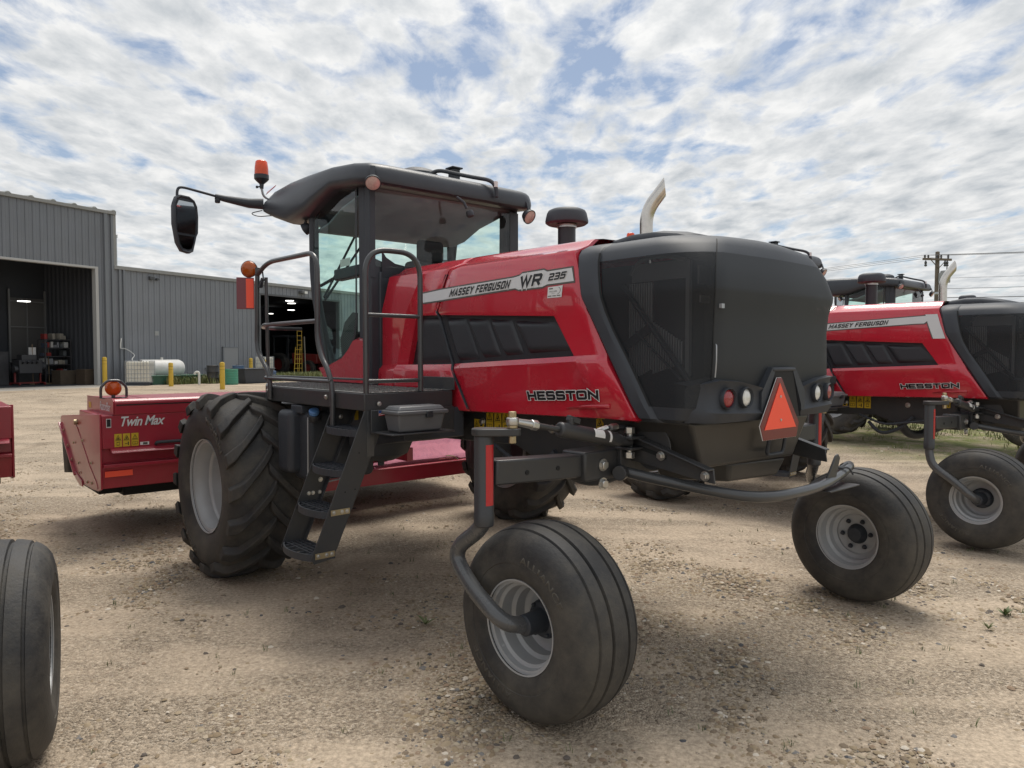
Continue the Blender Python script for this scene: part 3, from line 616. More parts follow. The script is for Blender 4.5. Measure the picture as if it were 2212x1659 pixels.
for s in (1, -1):
    A = hood_patch([FRONT, RIB, RIB2, VENTL, [SEAM[0], [x + .034 for x in SEAM[1]]], [SEAM[0], [x + .012 for x in SEAM[1]]]], [4, 3, 3, 3, 2], ROWS, front_inset, lambda i, j: i in (3, 4) and j == 6)
    B = hood_patch([SEAM, [SEAM[0], [x - .022 for x in SEAM[1]]], VENTR, [VENTR[0], [x - .025 for x in VENTR[1]]], [REAR[0], [x + .02 for x in REAR[1]]], REAR], [2, 8, 1, 3, 1], ROWS, rear_inset, lambda i, j: i in (0, 1) and j == 6)
    # soft groove along the seam
    hp = (A if s > 0 else mir(A)).build('front_hood_panel', red, W1, smooth=32)
    hq = (B if s > 0 else mir(B)).build('rear_hood_panel', red, W1, smooth=32)
    # vent insert with four raised pads
    V_ = MB(); P = lambda x, z, y: (x, y, z)
    V_.add([P(-1.28, 1.70, .695), P(-3.14, 1.78, .695), P(-2.90, 2.09, .695), P(-1.40, 2.15, .695)], [(0, 1, 2, 3)])
    vo = (V_ if s > 0 else mir(V_)).build('vent_panel', blk2, hp)
    pads = MB()
    for q in [((-1.330, 1.748), (-1.855, 1.765), (-1.712, 2.088), (-1.452, 2.100), .012, .012), ((-1.915, 1.775), (-2.150, 1.790), (-1.995, 2.074), (-1.770, 2.086), .030, .004), ((-2.205, 1.797), (-2.385, 1.808), (-2.245, 2.060), (-2.018, 2.073), .030, .004), ((-2.435, 1.812), (-2.610, 1.822), (-2.490, 2.045), (-2.272, 2.058), .030, .004), ((-2.66, 1.826), (-3.075, 1.845), (-2.90, 2.015), (-2.518, 2.040), .032, -.002)]:
        bl, br_, tr_, tl, h0, h1 = q; n = 14; G = []
        for j in range(n + 1):
            t = j / n; row = []
            for i in range(n + 1):
                u = i / n; x = (bl[0] * (1 - u) + br_[0] * u) * (1 - t) + (tl[0] * (1 - u) + tr_[0] * u) * t; z = (bl[1] * (1 - u) + br_[1] * u) * (1 - t) + (tl[1] * (1 - u) + tr_[1] * u) * t
                eh = min(1, t * n * .7) * min(1, (1 - t) * n * .7) * min(1, u * n * .8) * min(1, (1 - u) * n * .8)
                row.append((x, .696 + eh * (h0 * (1 - u) + h1 * u + .004), z))
            G.append(row)
        pads.grid(G, flip=True)
    (pads if s > 0 else mir(pads)).build('vent_pad', blk2, hp, sub=1, smooth=80)
    if s > 0: HOOD_F, HOOD_R = hp, hq
    # raised swoop moulded low on the panel
    sw = MB().add([hoodsurf(-3.05, 1.497, .002), hoodsurf(-3.40, 1.512, .002), hoodsurf(-3.395, 1.536, .014), hoodsurf(-3.2, 1.520, .010)], [(0, 1, 2, 3)])
    (sw if s > 0 else mir(sw)).build('moulded_crease', red, hq, solid=.012)
    ss = MB(); prv = None; G = [[], [], []]
    for z in np.linspace(1.44, 2.40, 22):
        x = interp(z, *SEAM) + .006; y = ysurf(x, z)
        for q, (dx, dy) in enumerate(((.012, -.001), (0, -.02), (-.012, -.001))): G[q].append((x + dx, y + dy, z))
    ss.grid(G); (ss if s > 0 else mir(ss)).build('panel_gap', blk, hp, smooth=80)

# decals on a side (left face); each is a thin sheet just off the paint
def poly_on(mb, pts, lift, n=1, ref=None):
    out_ = []
    for i, (x, z) in enumerate(pts): out_.append(hoodsurf(x, z, lift))
    mb.add(out_, [tuple(range(len(pts)))])
S_top = [(-1.444, 2.282), (-1.753, 2.301), (-2.55, 2.325), (-2.603, 2.332), (-2.629, 2.345), (-2.83, 2.350), (-2.86, 2.337), (-3.081, 2.342)]
S_bot = [(-1.443, 2.195), (-1.719, 2.203), (-2.57, 2.235), (-2.603, 2.223), (-2.629, 2.2235), (-2.824, 2.226), (-2.867, 2.238), (-3.104, 2.242)]
def stripe(name_par, wr=True):
    bd = MB(); sv_ = MB()
    if wr: T, Bm = S_top, S_bot
    else:
        T = [(-1.444, 2.282), (-1.753, 2.305), (-2.4, 2.340), (-3.06, 2.372), (-3.068, 2.372)]; Bm = [(-1.443, 2.195), (-1.719, 2.207), (-2.4, 2.24), (-2.86, 2.262), (-2.95, 2.262)]
    for i in range(len(T) - 1):
        for mb, l, g in ((bd, .003, 0.0), (sv_, .005, .010)):
            if i == 0 and mb is bd: pass
            a, b, c, d = T[i], T[i + 1], Bm[i + 1], Bm[i]
            mb.add([hoodsurf(a[0], a[1] - g, l), hoodsurf(b[0] + (.010 if g and i == len(T) - 2 else 0), b[1] - g, l), hoodsurf(c[0] + (.010 if g and i == len(T) - 2 else 0), c[1] + g, l), hoodsurf(d[0], d[1] + g, l)], [(0, 1, 2, 3)])
    if not wr:   # the stripe of the second machine turns down along the rear edge
        for mb, l, g in ((bd, .003, 0), (sv_, .005, .012)):
            for (z0, z1) in ((2.372, 2.262), (2.262, 2.10)):
                mb.add([hoodsurf(interp(z0, *REAR) + .02, z0 - (0 if z0 > 2.3 else 0), l), hoodsurf(interp(z1, *REAR) + .02, z1, l), hoodsurf(interp(z1, *REAR) + .155 - g, z1, l), hoodsurf(interp(z0, *REAR) + .155 - g, z0, l)], [(0, 1, 2, 3)])
    b_o = bd.build('stripe_border', dgrey, name_par); s_o = sv_.build('stripe', silver, name_par)
    wh = MB(); bk = MB()
    if wr:
        words = [("MASSEY FERGUSON", ((-1.853, 2.231), (-2.516, 2.250), (-2.528, 2.303), (-1.868, 2.284)), .034, .0, .12), ("WR", ((-2.612, 2.244), (-2.815, 2.247), (-2.830, 2.322), (-2.606, 2.320)), .03, .05, .15), ("235", ((-2.876, 2.268), (-3.025, 2.273), (-3.036, 2.316), (-2.880, 2.313)), .03, .05, .10)]
    else:
        words = [("MASSEY FERGUSON", ((-1.853, 2.240), (-2.556, 2.272), (-2.564, 2.323), (-1.866, 2.293)), .034, .0, .05)]
    for tx, q, o1, o2, shr in words:
        fn = quadmap(*q, hoodsurf); th_ = .225 if len(tx) > 3 else .235
        wh = MB(); bk = MB(); hw_ = .50 if len(tx) > 3 else .74
        block_text(wh, tx, fn, th_, .085, .16, .0065, .50, hw_, .9); block_text(bk, tx, fn, th_, 0, .16, .008, .50, hw_, .9)
        wh.build('lettering_outline', white, name_par); bk.build('lettering', ink, name_par)
def hess(par):
    wh = MB(); bk = MB(); q = ((-2.723, 1.532), (-3.319, 1.562), (-3.316, 1.616), (-2.709, 1.587)); fn = quadmap(*q, hoodsurf)
    block_text(wh, "HESSTON", fn, .27, .075, .0, .004, .38, .92); block_text(bk, "HESSTON", fn, .27, 0, .0, .0055, .38, .92)
    wh.build('brand_outline', white, par); bk.build('brand_lettering', ink, par)
stripe(HOOD_R, True); hess(HOOD_R)
sk = MB(); fn = quadmap((-2.875, 2.163), (-2.998, 2.163), (-3.002, 2.233), (-2.875, 2.229), hoodsurf)
sk.add([fn(a, b, .004) for a, b in ((0, 0), (1, 0), (1, 1), (0, 1))], [(0, 1, 2, 3)]); sk.build('dealer_sticker', white, HOOD_R)
tk = MB(); sub = lambda u0, v0, u1, v1: (lambda u, v, l: fn(u0 + (u1 - u0) * u, v0 + (v1 - v0) * v, l))
text_to(tk, "PALLISER", sub(.14, .50, .66, .62), .01, 0, 1.1, .0055); text_to(tk, "SALES", sub(.3, .36, .52, .42), .01, 0, 1.1, .0055)
for k in range(3): tk.add([fn(a, b, .0055) for a, b in ((.05 + .31 * k, .12), (.30 + .31 * k, .12), (.30 + .31 * k, .2), (.05 + .31 * k, .2))], [(0, 1, 2, 3)])
tk.add([fn(a, b, .0055) for a, b in ((.1, .78), (.36, .78), (.36, .88), (.1, .88))], [(0, 1, 2, 3)])
G = [[fn(.60 + .30 * math.sin(a) * r, .60 - .36 * math.cos(a) * r, .0055) for a in np.linspace(.3, 2.6, 10)] for r in (1.0, .9)]; tk.grid(G)
tk.build('sticker_print', dgrey, HOOD_R)

# ---- black rear hood shell
LEV = [  # z, frame inner x, corner x, corner y, rear x (centre), side y
    (1.455, -3.72, -3.84, .60, -3.90, .705), (1.475, -3.70, -3.88, .635, -3.93, .735), (1.54, -3.665, -3.925, .64, -3.955, .745), (1.66, -3.59, -3.955, .635, -3.985, .742), (1.80, -3.50, -3.960, .625, -3.990, .738), (1.95, -3.40, -3.962, .62, -3.992, .736), (2.06, -3.345, -3.972, .628, -4.000, .742), (2.14, -3.32, -3.990, .648, -4.018, .752), (2.17, -3.312, -3.992, .650, -4.020, .752), (2.28, -3.285, -3.965, .605, -3.998, .735), (2.35, -3.268, -3.938, .555, -3.975, .718), (2.40, -3.262, -3.912, .51, -3.955, .700), (2.435, -3.262, -3.875, .455, -3.925, .668), (2.465, -3.262, -3.81, .38, -3.875, .60), (2.485, -3.262, -3.70, .28, -3.78, .46), (2.50, -3.262, -3.6, .20, -3.64, .25), (2.515, -3.262, -3.45, .0, -3.45, 0.0)]
def chaikin(P, it=3):
    for _ in range(it):
        Q = [P[0]]
        for a, b in zip(P[:-1], P[1:]): Q += [a * .75 + b * .25, a * .25 + b * .75]
        Q[1] = (P[0] * .8 + P[1] * .2); Q.append(P[-1]); P = Q
    return P
def shell_row(L):
    z, xi, xc, yc, xm, ys = L
    xr = interp(z, *REAR) - .006; dy = min(1.0, ys / .4)
    fr_ = [(xr, ys - .004 * dy, z), (xr - .022, ys + .014 * dy, z), (xr - .10 * (1 if xr - .12 > xi else .6), ys + .016 * dy, z), (xi + .012, ys + .008 * dy, z), (xi, ys - .002 * dy, z)]
    P0 = Vector((xi - .006, ys - .010 * dy)); C = Vector((xc, yc))
    s1 = Vector((xi + (xc - xi) * .40, ys - .012 * dy + .004)); s2 = Vector((xi + (xc - xi) * .78, ys - (ys - yc) * .10)); Cc = C + Vector((-.014, .020)) * min(1, yc / .4); r1 = Vector((xm + (xc - xm) * .34 - .006, yc * .64)); md = Vector((xm - .010, 0))
    half = [P0, s1, s2, Cc, r1, md]; ctrl = half + [Vector((p.x, -p.y)) for p in half[-2::-1]]
    sm_ = [(p.x, p.y, z) for p in chaikin(ctrl, 3)]
    return fr_ + sm_ + [(x, -y, zz) for x, y, zz in fr_[::-1]]
fr = MB(); sc = MB()
G = [shell_row(L) for L in LEV]
full = G
nc = len(full[0])
fr.grid([r[:5] for r in full], flip=False); fr.grid([r[-5:] for r in full])
fr.grid([r[4:-4] for r in full[:3]]); fr.grid([r[4:-4] for r in full[10:]])     # solid lower lip and roof
SEAMI = min(range(5, len(full[0]) // 2), key=lambda k: abs(full[5][k][1] - .60) + abs(full[5][k][0] + 3.97))
sc.grid([r[4:SEAMI + 1] for r in full[2:11]]); sc2 = MB(); sc2.grid([r[SEAMI:-4] for r in full[2:11]]); sc2.build('rear_screen', screen2, W1, smooth=30)
fr.build('rear_hood_shell', blk, W1, smooth=30)
sc.build('perforated_screen', screen, W1, smooth=30)
# seam and latches in the screen, radiator and shelves behind it
rd = MB(); rd.bb(-3.72, -3.10, .02, .50, 1.50, 2.34); rd.bb(-3.74, -3.10, -.66, .02, 1.50, 2.42); rd.bb(-3.88, -3.74, -.50, .36, 1.52, 2.36)
rd_o = rd.build('radiator_core', pmat('radiator_black', (.012, .013, .015), .6), W1)
fi = MB()
for k in range(22):
    x = -3.33 - .0175 * k
    if k < 10: fi.bb(x - .0045, x + .0045, .502, .512, 1.66 + .008 * k, 2.23)
    else: fi.bb(x - .0045, x + .0045, .502, .512, 1.66 + .005 * k, 2.00 - .01 * (k - 10))
fi.build('radiator_fin', pmat('fin_grey', (.30, .31, .32), .5), rd_o)
fi2 = MB()
for k in range(16): fi2.bb(-3.944, -3.936, .10 - .032 * k, .107 - .032 * k, 1.66, 2.02)
fi2.build('rear_fin', pmat('rear_fin_grey', (.075, .078, .082), .5), rd_o)
il = MB(); m0 = min(range(5, len(full[0]) // 2), key=lambda k: abs(full[5][k][1] - .54) + abs(full[5][k][0] + 3.98)); il.grid([[(x + .07, y * .93, z) for x, y, z in r_[m0:-4]] for r_ in full[2:12]]); il.build('inner_shroud', dark, rd_o)
sh_ = MB(); sh_.bb(-3.745, -3.36, .515, .53, 2.235, 2.335); sh_.bb(-3.76, -3.735, .505, .53, 1.70, 2.33); sh_.bb(-3.80, -3.79, .38, .50, 2.20, 2.30); sh_.bb(-3.80, -3.79, .40, .48, 2.10, 2.14); sh_.tube([(-3.35, .525, 2.28), (-3.42, .54, 2.36), (-3.6, .54, 2.37), (-3.74, .53, 2.33)], .012, 8, rad=.1)
sh_.build('radiator_shroud', pmat('shroud_grey', (.17, .175, .18), .45), rd_o)
dg_ = MB(); dg_.tube([(-3.30, .54, 2.22), (-3.52, .545, 1.97), (-3.78, .535, 1.66)], .016, 8); dg_.tube([(-3.40, .54, 1.95), (-3.72, .54, 1.68)], .007, 6); dg_.bar((-3.30, .54, 1.85), (-3.50, .54, 1.97), .01, .05)
dg_.build('support_strut', blk2, rd_o)
MB().bb(-4.002, -3.985, .565, .590, 2.055, 2.078).build('latch', galv, W1); lt = MB(); lt.tube([(-3.975, .60, 1.87), (-3.99, .615, 1.865), (-3.99, .615, 1.78), (-3.98, .61, 1.70)], .0035, 6, rad=.02); lt.build('latch', galv, W1)
sm = MB(); SS = []
SEAMI = min(range(5, len(full[0]) // 2), key=lambda k: abs(full[5][k][1] - .60) + abs(full[5][k][0] + 3.97))
for r_ in full[3:13]: SS.append((r_[SEAMI], r_[SEAMI + 1]))
sm.grid([[(p[0] - .0016, p[1] + .0016, p[2]), (p[0] + (q[0] - p[0]) * .25 - .0018, p[1] + (q[1] - p[1]) * .25 + .0014, p[2])] for p, q in SS]); sm.build('screen_seam', dark, W1)
fg_ = MB()
for sg in (1, -1):
    Ga = []
    for r_ in full[2:12]:
        p, q = (r_[4], r_[3]) if sg > 0 else (r_[-5], r_[-4]); Ga.append([(p[0] + .004, p[1] + .003 * sg, p[2]), (p[0] - .010, p[1] + .001 * sg, p[2])])
    fg_ = MB(); fg_.grid(Ga); fg_.build('screen_gap', dark, W1, smooth=80)
# light pods and the frame round the triangle
for s in (1, -1):
    pod = MB()
    pf = [(-3.87, .70), (-3.96, .67), (-4.008, .60), (-4.022, .42), (-4.022, .24), (-4.018, .20)]   # plan outline of the pod face
    zt = [1.655, 1.668, 1.685, 1.672, 1.640, 1.625]; zb = [1.525, 1.52, 1.515, 1.508, 1.50, 1.497]
    rowT = [(x + .10, y * .98, zz + .012) for (x, y), zz in zip(pf, zt)]; row0 = [(x - .004, y, zz) for (x, y), zz in zip(pf, zt)]
    rowR0 = [(x + .012, y, zz - .022) for (x, y), zz in zip(pf, zt)]; rowR1 = [(x + .012, y, zz + .022) for (x, y), zz in zip(pf, zb)]
    row1 = [(x - .006, y, zz) for (x, y), zz in zip(pf, zb)]; row2 = [(x + .02, y * .985, 1.462) for (x, y), zz in zip(pf, zb)]; row3 = [(x + .14, y * .95, 1.458) for (x, y) in pf]
    pod.grid([rowT, row0, rowR0, rowR1, row1, row2, row3])
    # inner cheek beside the triangle, with the sloping wing up to the notch top
    x_ = -4.018; pod.add([(x_, .20, 1.63), (x_, .20, 1.462), (x_ + .10, .20, 1.462), (x_ + .10, .20, 1.68)], [(0, 1, 2, 3)])
    wing = [(-4.024, .235, 1.61), (-4.024, .125, 1.745), (-4.024, .098, 1.725), (-4.024, .195, 1.53), (-4.024, .195, 1.50), (-4.024, .235, 1.50)]
    pod.prism(wing, (.04, 0, 0))
    po = (pod if s > 0 else mir(pod)).build('light_pod', blk, W1, smooth=40, solid=0)
    for yy, mt_, nm in ((.544, lens_r, 'tail_lamp'), (.387, lens_w, 'reversing_lamp')):
        n_ = Vector((-1, .10 if yy > .5 else .02, 0)).normalized(); n_ = Vector((n_.x, n_.y * s, 0)); xx = -4.014 if yy < .5 else -4.008
        bz = MB().lathe([(.050, -.02), (.056, .012), (.052, .022), (.047, .010), (.046, 0)], (xx, s * yy, 1.590), n_, 36, caps=False); bo_ = bz.build(nm, blk, W1)
        ln = MB().lathe([(.0465, .002), (.044, .010), (.03, .016), (.015, .019), (0, .020)], (xx, s * yy, 1.590), n_, 36); ln.build('lens', mt_, bo_, smooth=60)
nf = MB(); nf.bb(-4.030, -3.97, -.125, .125, 1.722, 1.747); nf.build('triangle_recess_frame', blk, W1, bevel=.012)
nd = MB(); nd.add([(-4.0165, .19, 1.46), (-4.0165, -.19, 1.46), (-4.0215, -.10, 1.725), (-4.0215, .10, 1.725)], [(0, 1, 2, 3)]); nd.build('recess_shade_plate', dark, W1)  # near-black plate just proud of the shell, painted as a deep recess's shade
# slow moving vehicle triangle
sx = -4.036
def smv(pts, x, mt_, name, par):
    return MB().prism([(x + (1.68 - z) * -.03, y, z) for y, z in pts], (.003, 0, 0)).build(name, mt_, par)
cyc = .075
outer = [(.022, 1.690), (-.022, 1.690), (-.205, 1.432), (-.205 + .03, 1.352), (.205 - .03, 1.352), (.205, 1.432)]
inner = [(0, 1.660), (-.168, 1.408), (.168, 1.408)]
wo = smv([(y * 1.0 + cyc, z) for y, z in [(a * 1.018, 1.52 + (b - 1.52) * 1.008) for a, b in outer]], sx + .002, white, 'slow_vehicle_triangle', W1)
smv([(y + cyc, z) for y, z in outer], sx - .002, dkred, 'triangle_border', wo); smv([(y + cyc, z) for y, z in inner], sx - .0055, orange, 'triangle_centre', wo)
bolts([((sx - .006, cyc, 1.585), (-1, 0, 0), .008, .006), ((sx - .010, cyc, 1.455), (-1, 0, 0), .008, .006)], 'triangle_bolt', zinc, wo)
mk = MB().bb(-3.80, -3.76, -.772, -.755, 2.22, 2.27); mk.build('side_marker_lamp', orange, W1, bevel=.004)
# top cover, pre-cleaner, exhaust
tpz = MB()
pr = [(-3.02, 2.525), (-3.06, 2.545), (-3.22, 2.566), (-3.38, 2.562), (-3.55, 2.535), (-3.70, 2.49)]
G = [[(x, y * (1 if j in (1, 2, 3) else 1), z - (.02 if abs(y) > .30 else 0) - (.05 if abs(y) > .38 else 0)) for y in (-.40, -.36, -.26, 0, .26, .36, .40)] for j, (x, z) in enumerate(pr)]
tpz.grid(G); tpz.build('hood_top_cover', blk, W1, solid=.06, smooth=30)

ai = MB(); ai.lathe([(.0725, 2.50), (.0725, 2.855), (.078, 2.86)], (-1.87, -.43, 0), (0, 0, 1), 32); ai_o = ai.build('air_intake', blk2, W1)
cap_ = MB(); cap_.lathe([(.085, 2.885), (.155, 2.876), (.174, 2.890), (.176, 2.906), (.163, 2.965), (.15, 2.988), (.12, 3.002), (0, 3.008)], (-1.87, -.43, 0), (0, 0, 1), 40); cap_.build('intake_cap', blk, ai_o, smooth=40)
cr = MB().lathe([(.074, 2.852), (.081, 2.852), (.081, 2.878), (.074, 2.878)], (-1.87, -.43, 0), (0, 0, 1), 32); cr.build('clamp_ring', zinc, ai_o)
EX, EY = -2.77, -.33
ex = MB(); er = .047
Pth = [(EX, EY, 2.45), (EX, EY, 2.845), (EX - .105, EY - .075, 3.01)]
ex.tube(fillet(Pth, .10, 8), er, 24)
# slanted mouth
nv = [Vector(v) for v in ex.v]; last = nv[-24:]
dd = (Vector(Pth[2]) - Vector(Pth[1])).normalized()
for i in range(24):
    v = nv[len(nv) - 24 + i]; hh = Vector((-.8, -.6, .12)).normalized(); nv[len(nv) - 24 + i] = v + dd * ((Vector(Pth[2]) - v).dot(hh) / dd.dot(hh))
ex.v = [tuple(v) for v in nv]; ex.build('exhaust_pipe', alu, W1, smooth=50)
# ---- cab
CB = MB()
CB.bb(-.85, .30, -.80, .80, 1.44, 1.60); CB.bb(-.86, -.815, -.72, .72, 1.60, 2.50)
CB.prism([(-.845, .79, 1.60), (-.845, .79, 2.62), (-.845, .55, 2.545), (-.845, -.6, 2.51), (-.845, -.74, 2.55), (-.845, -.74, 1.60)], (.03, 0, 0))
CB.build('cab_body', blk, W1, bevel=.01)
# pillars
def pillar(path, wd, name='cab_pillar'):
    for s in (1, -1): MB().tube(fillet([(x, y * s, z) for x, y, z in path], .25, 6), wd, 10).build(name, blk, W1, smooth=50)
for s in (1, -1):
    bp_ = MB(); bp_.prism([(-.64, s * .79, 1.60), (-.65, s * .80, 3.24), (-.76, s * .80, 3.22), (-.77, s * .79, 1.60)], (0, -s * .07, 0)); bp_.bb(-.846, -.75, s * .755, s * .80, 1.6, 3.2)
    bp_.build('cab_pillar', blk, W1, bevel=.015)
pillar([(.20, .78, 3.08), (.20, .78, 2.5), (.08, .78, 2.1), (-.10, .76, 1.70)], .045)
# door seal and door pane
dp = [(-.645, 3.215), (-.40, 3.235), (-.19, 3.235), (-.05, 3.20), (.04, 3.13), (.145, 3.05), (.20, 2.75), (.185, 2.45), (.03, 2.10), (-.085, 1.76), (-.10, 1.715), (-.18, 1.735), (-.38, 1.79), (-.52, 1.87), (-.60, 1.97), (-.635, 2.10), (-.64, 2.6)]
seal = MB(); n = len(dp)
for s in (1, -1):
    ctr = (-.25, 2.5); inn = [(x + (ctr[0] - x) * .075, z + (ctr[1] - z) * .03) for x, z in dp]
    for y0, y1 in ((.805, .79),):
        G = [[(x, s * y0, z) for x, z in dp + dp[:1]], [(x, s * y0, z) for x, z in inn + inn[:1]], [(x, s * y1, z) for x, z in inn + inn[:1]]]
        seal.grid(G, flip=(s < 0))
seal.build('door_seal', blk2, W1)
for s in (1, -1):
    gl = MB().add([(x, s * (.798 + .02 * math.sin((x + .65) * 3.6)), z) for x, z in dp], [tuple(range(n))[::-s]]); gl.build('door_pane', glass, W1)
# rear window (slightly bowed) with dark border
rw = MB(); G = []
for z in np.linspace(2.54, 3.15, 5): G.append([(-.845 - .05 * math.cos(y / .82 * math.pi / 2), y, z) for y in np.linspace(-.78, .78, 11)])
rw.grid(G); rw.build('rear_window', glass_r, W1)
bd = MB()
def rwx(y): return -.848 - .05 * math.cos(y / .82 * math.pi / 2)
for ya, yb in ((-.80, -.69), (.755, .80)): bd.grid([[(rwx(y), y, z) for y in np.linspace(ya, yb, 4)] for z in (2.45, 3.16)])
fl = [(.70, 2.55), (.70, 2.68), (.66, 2.62), (.58, 2.575), (.46, 2.555), (.30, 2.56), (.0, 2.54), (-.7, 2.54), (-.7, 2.45), (.70, 2.45)]
bd.add([(rwx(y) - .001, y, z) for y, z in fl], [tuple(range(len(fl)))]); bd.build('window_border', blk, W1)
# windscreen
ws = MB(); G = []
for z, xe, xc in ((1.72, -.10, .12), (2.1, .08, .36), (2.5, .20, .52), (3.08, .20, .50)): G.append([(xe + (xc - xe) * math.cos(y / .78 * math.pi / 2), y, z) for y in np.linspace(-.78, .78, 13)])
ws.grid(G); ws.build('windscreen', glass, W1, smooth=60)
# roof
plan = []
def arc(cx_, cy_, r, a0, a1, n=7): return [(cx_ + r * math.cos(R(a)), cy_ + r * math.sin(R(a))) for a in np.linspace(a0, a1, n)]
half = [(-1.03, .0), (-1.03, .35)] + arc(-.86, .73, .17, 180, 115, 7) + [(-.75, .915), (-.4, .935), (.1, .935), (.55, .91), (.95, .87)] + arc(1.22, .68, .15, 75, 12, 6) + [(1.40, .45), (1.44, .0)]
plan = half + [(x, -y) for x, y in half[-2:0:-1]]
zt = lambda x: interp(x, [-1.05, -.8, -.4, 0, .25, .45, .7, 1.0, 1.25, 1.45], [3.33, 3.385, 3.42, 3.445, 3.44, 3.455, 3.465, 3.45, 3.41, 3.37])
zb = lambda x: interp(x, [-1.05, -.8, -.55, -.2, -.05, .07, .15, .3, .6, 1.0, 1.45], [3.165, 3.19, 3.225, 3.225, 3.18, 3.10, 3.045, 3.02, 3.07, 3.19, 3.33])
def inset(pts, d, cx_=.15):
    return [(cx_ + (x - cx_) * (1 - d), y * (1 - d * 1.25)) for x, y in pts]
lv = []
for d, f in ((.30, -.01), (.07, 0.0), (.025, .03), (.005, .12), (0, .30), (.004, .55), (.014, .78), (.030, .90), (.055, .965), (.10, 1.0), (.30, 1.06), (.7, 1.10)):
    lv.append([(x, y, zb(x) + (zt(x) - zb(x)) * f) for x, y in inset(plan, d)])
RM = MB(); L_ = len(plan)
RM.grid([r + r[:1] for r in lv]); o0 = len(RM.v)
RM.add(lv[-1], [tuple(range(L_))]); RM.add(lv[0], [tuple(range(L_))[::-1]])
RO = RM.build('cab_roof', roofm, W1, smooth=50)
hl = MB(); hl.grid([[(x, y, z) for y in (-.76, 0, .76)] for x, z in ((-.80, 3.20), (-.3, 3.10), (-.05, 3.00), (.15, 2.97), (.40, 3.0))], flip=True); hl.build('headliner', liner, RO, solid=.02)
dome = MB(); dome.lathe([(.20, 3.46), (.20, 3.50), (.17, 3.53), (.10, 3.555), (0, 3.56)], (-.30, -.02, 0), (0, 0, 1), 24); dome.bb(-.50, -.42, -.38, .25, 3.44, 3.475); dome.bb(-.60, -.52, -.30, -.22, 3.42, 3.545); dome.bb(-.62, -.50, -.32, -.20, 3.545, 3.56)
dome.tube([(-.55, .02, 3.45), (-.6, -.05, 3.50), (-.75, -.18, 3.45), (-.9, -.25, 3.405), (-1.02, -.33, 3.375), (-1.06, -.36, 3.30), (-1.06, -.36, 3.22)], .018, 10, rad=.08); dome.build('roof_antenna', blk, W1, bevel=.005)
sl_ = MB(); sl_.lathe([(.0205, 0), (.0205, .05)], (-1.052, -.355, 3.31), (0, 0, 1), 12); sl_.build('cable_sleeve', white, W1)
def work_lamp(c, d, r=.062):
    mb = MB().lathe([(.02, -.06), (r * .75, -.05), (r * 1.08, -.01), (r * 1.12, .012), (r, .014)], c, d, 28, caps=False); d = Vector(d).normalized()
    mb.bar(Vector(c) + V(0, 0, r), Vector(c) + V(0, 0, r + .06) - d * .03, .04, .012)
    o = mb.build('work_lamp', blk, W1); MB().lathe([(r, .010), (r * .6, .02), (0, .024)], c, d, 28).build('lens', lens_p, o, smooth=60)
work_lamp((-1.0, .86, 3.175), (-.75, .40, -.62), .058); work_lamp((-1.05, -.76, 3.10), (-.8, -.1, -.5)); work_lamp((.34, .80, 2.99), (.5, .5, -.4), .05)
wl = MB().tube([(-1.03, .06, 3.17), (-1.08, .02, 3.12), (-1.09, .0, 3.07)], .012, 8); wl.lathe([(.03, 0), (.036, .03), (.03, .05)], (-1.10, -.02, 3.05), (-.3, -.2, -1), 16); wl.build('camera_head', blk, W1)
vl = MB().add([(.99, .905, 3.40), (.72, .926, 3.43), (.70, .923, 3.442), (.95, .90, 3.425)], [(0, 1, 2, 3)]); vl.build('roof_marker', refl_red, RO, solid=.004)
# beacon
bx, by = 1.17, .87
bs = MB(); bs.tube([(bx + .02, by - .10, 3.40), (bx + .01, by - .02, 3.42), (bx, by, 3.50)], .012, 10, rad=.05)
bs_o = bs.build('beacon', galv, W1)
b2 = MB(); b2.lathe([(.018, 3.495), (.022, 3.54), (.055, 3.570), (.072, 3.590), (.072, 3.632), (.062, 3.634)], (bx, by, 0), (0, 0, 1), 28); b2.bar((bx + .02, by, 3.52), (bx + .06, by + .02, 3.52), .012, .012); b2.lathe([(.014, 0), (.014, .01)], (bx + .06, by + .02, 3.52), (1, .5, 0), 10); b2.build('beacon_base', blk2, bs_o)
MB().lathe([(.069, 3.632), (.066, 3.70), (.058, 3.760), (.048, 3.772), (0, 3.776)], (bx, by, 0), (0, 0, 1), 28).build('beacon_lens', beac, bs_o, smooth=60)
MB().lathe([(.012, 3.64), (.032, 3.67), (.034, 3.72), (.014, 3.745)], (bx, by, 0), (0, 0, 1), 16).build('reflector_bowl', dkred, bs_o)
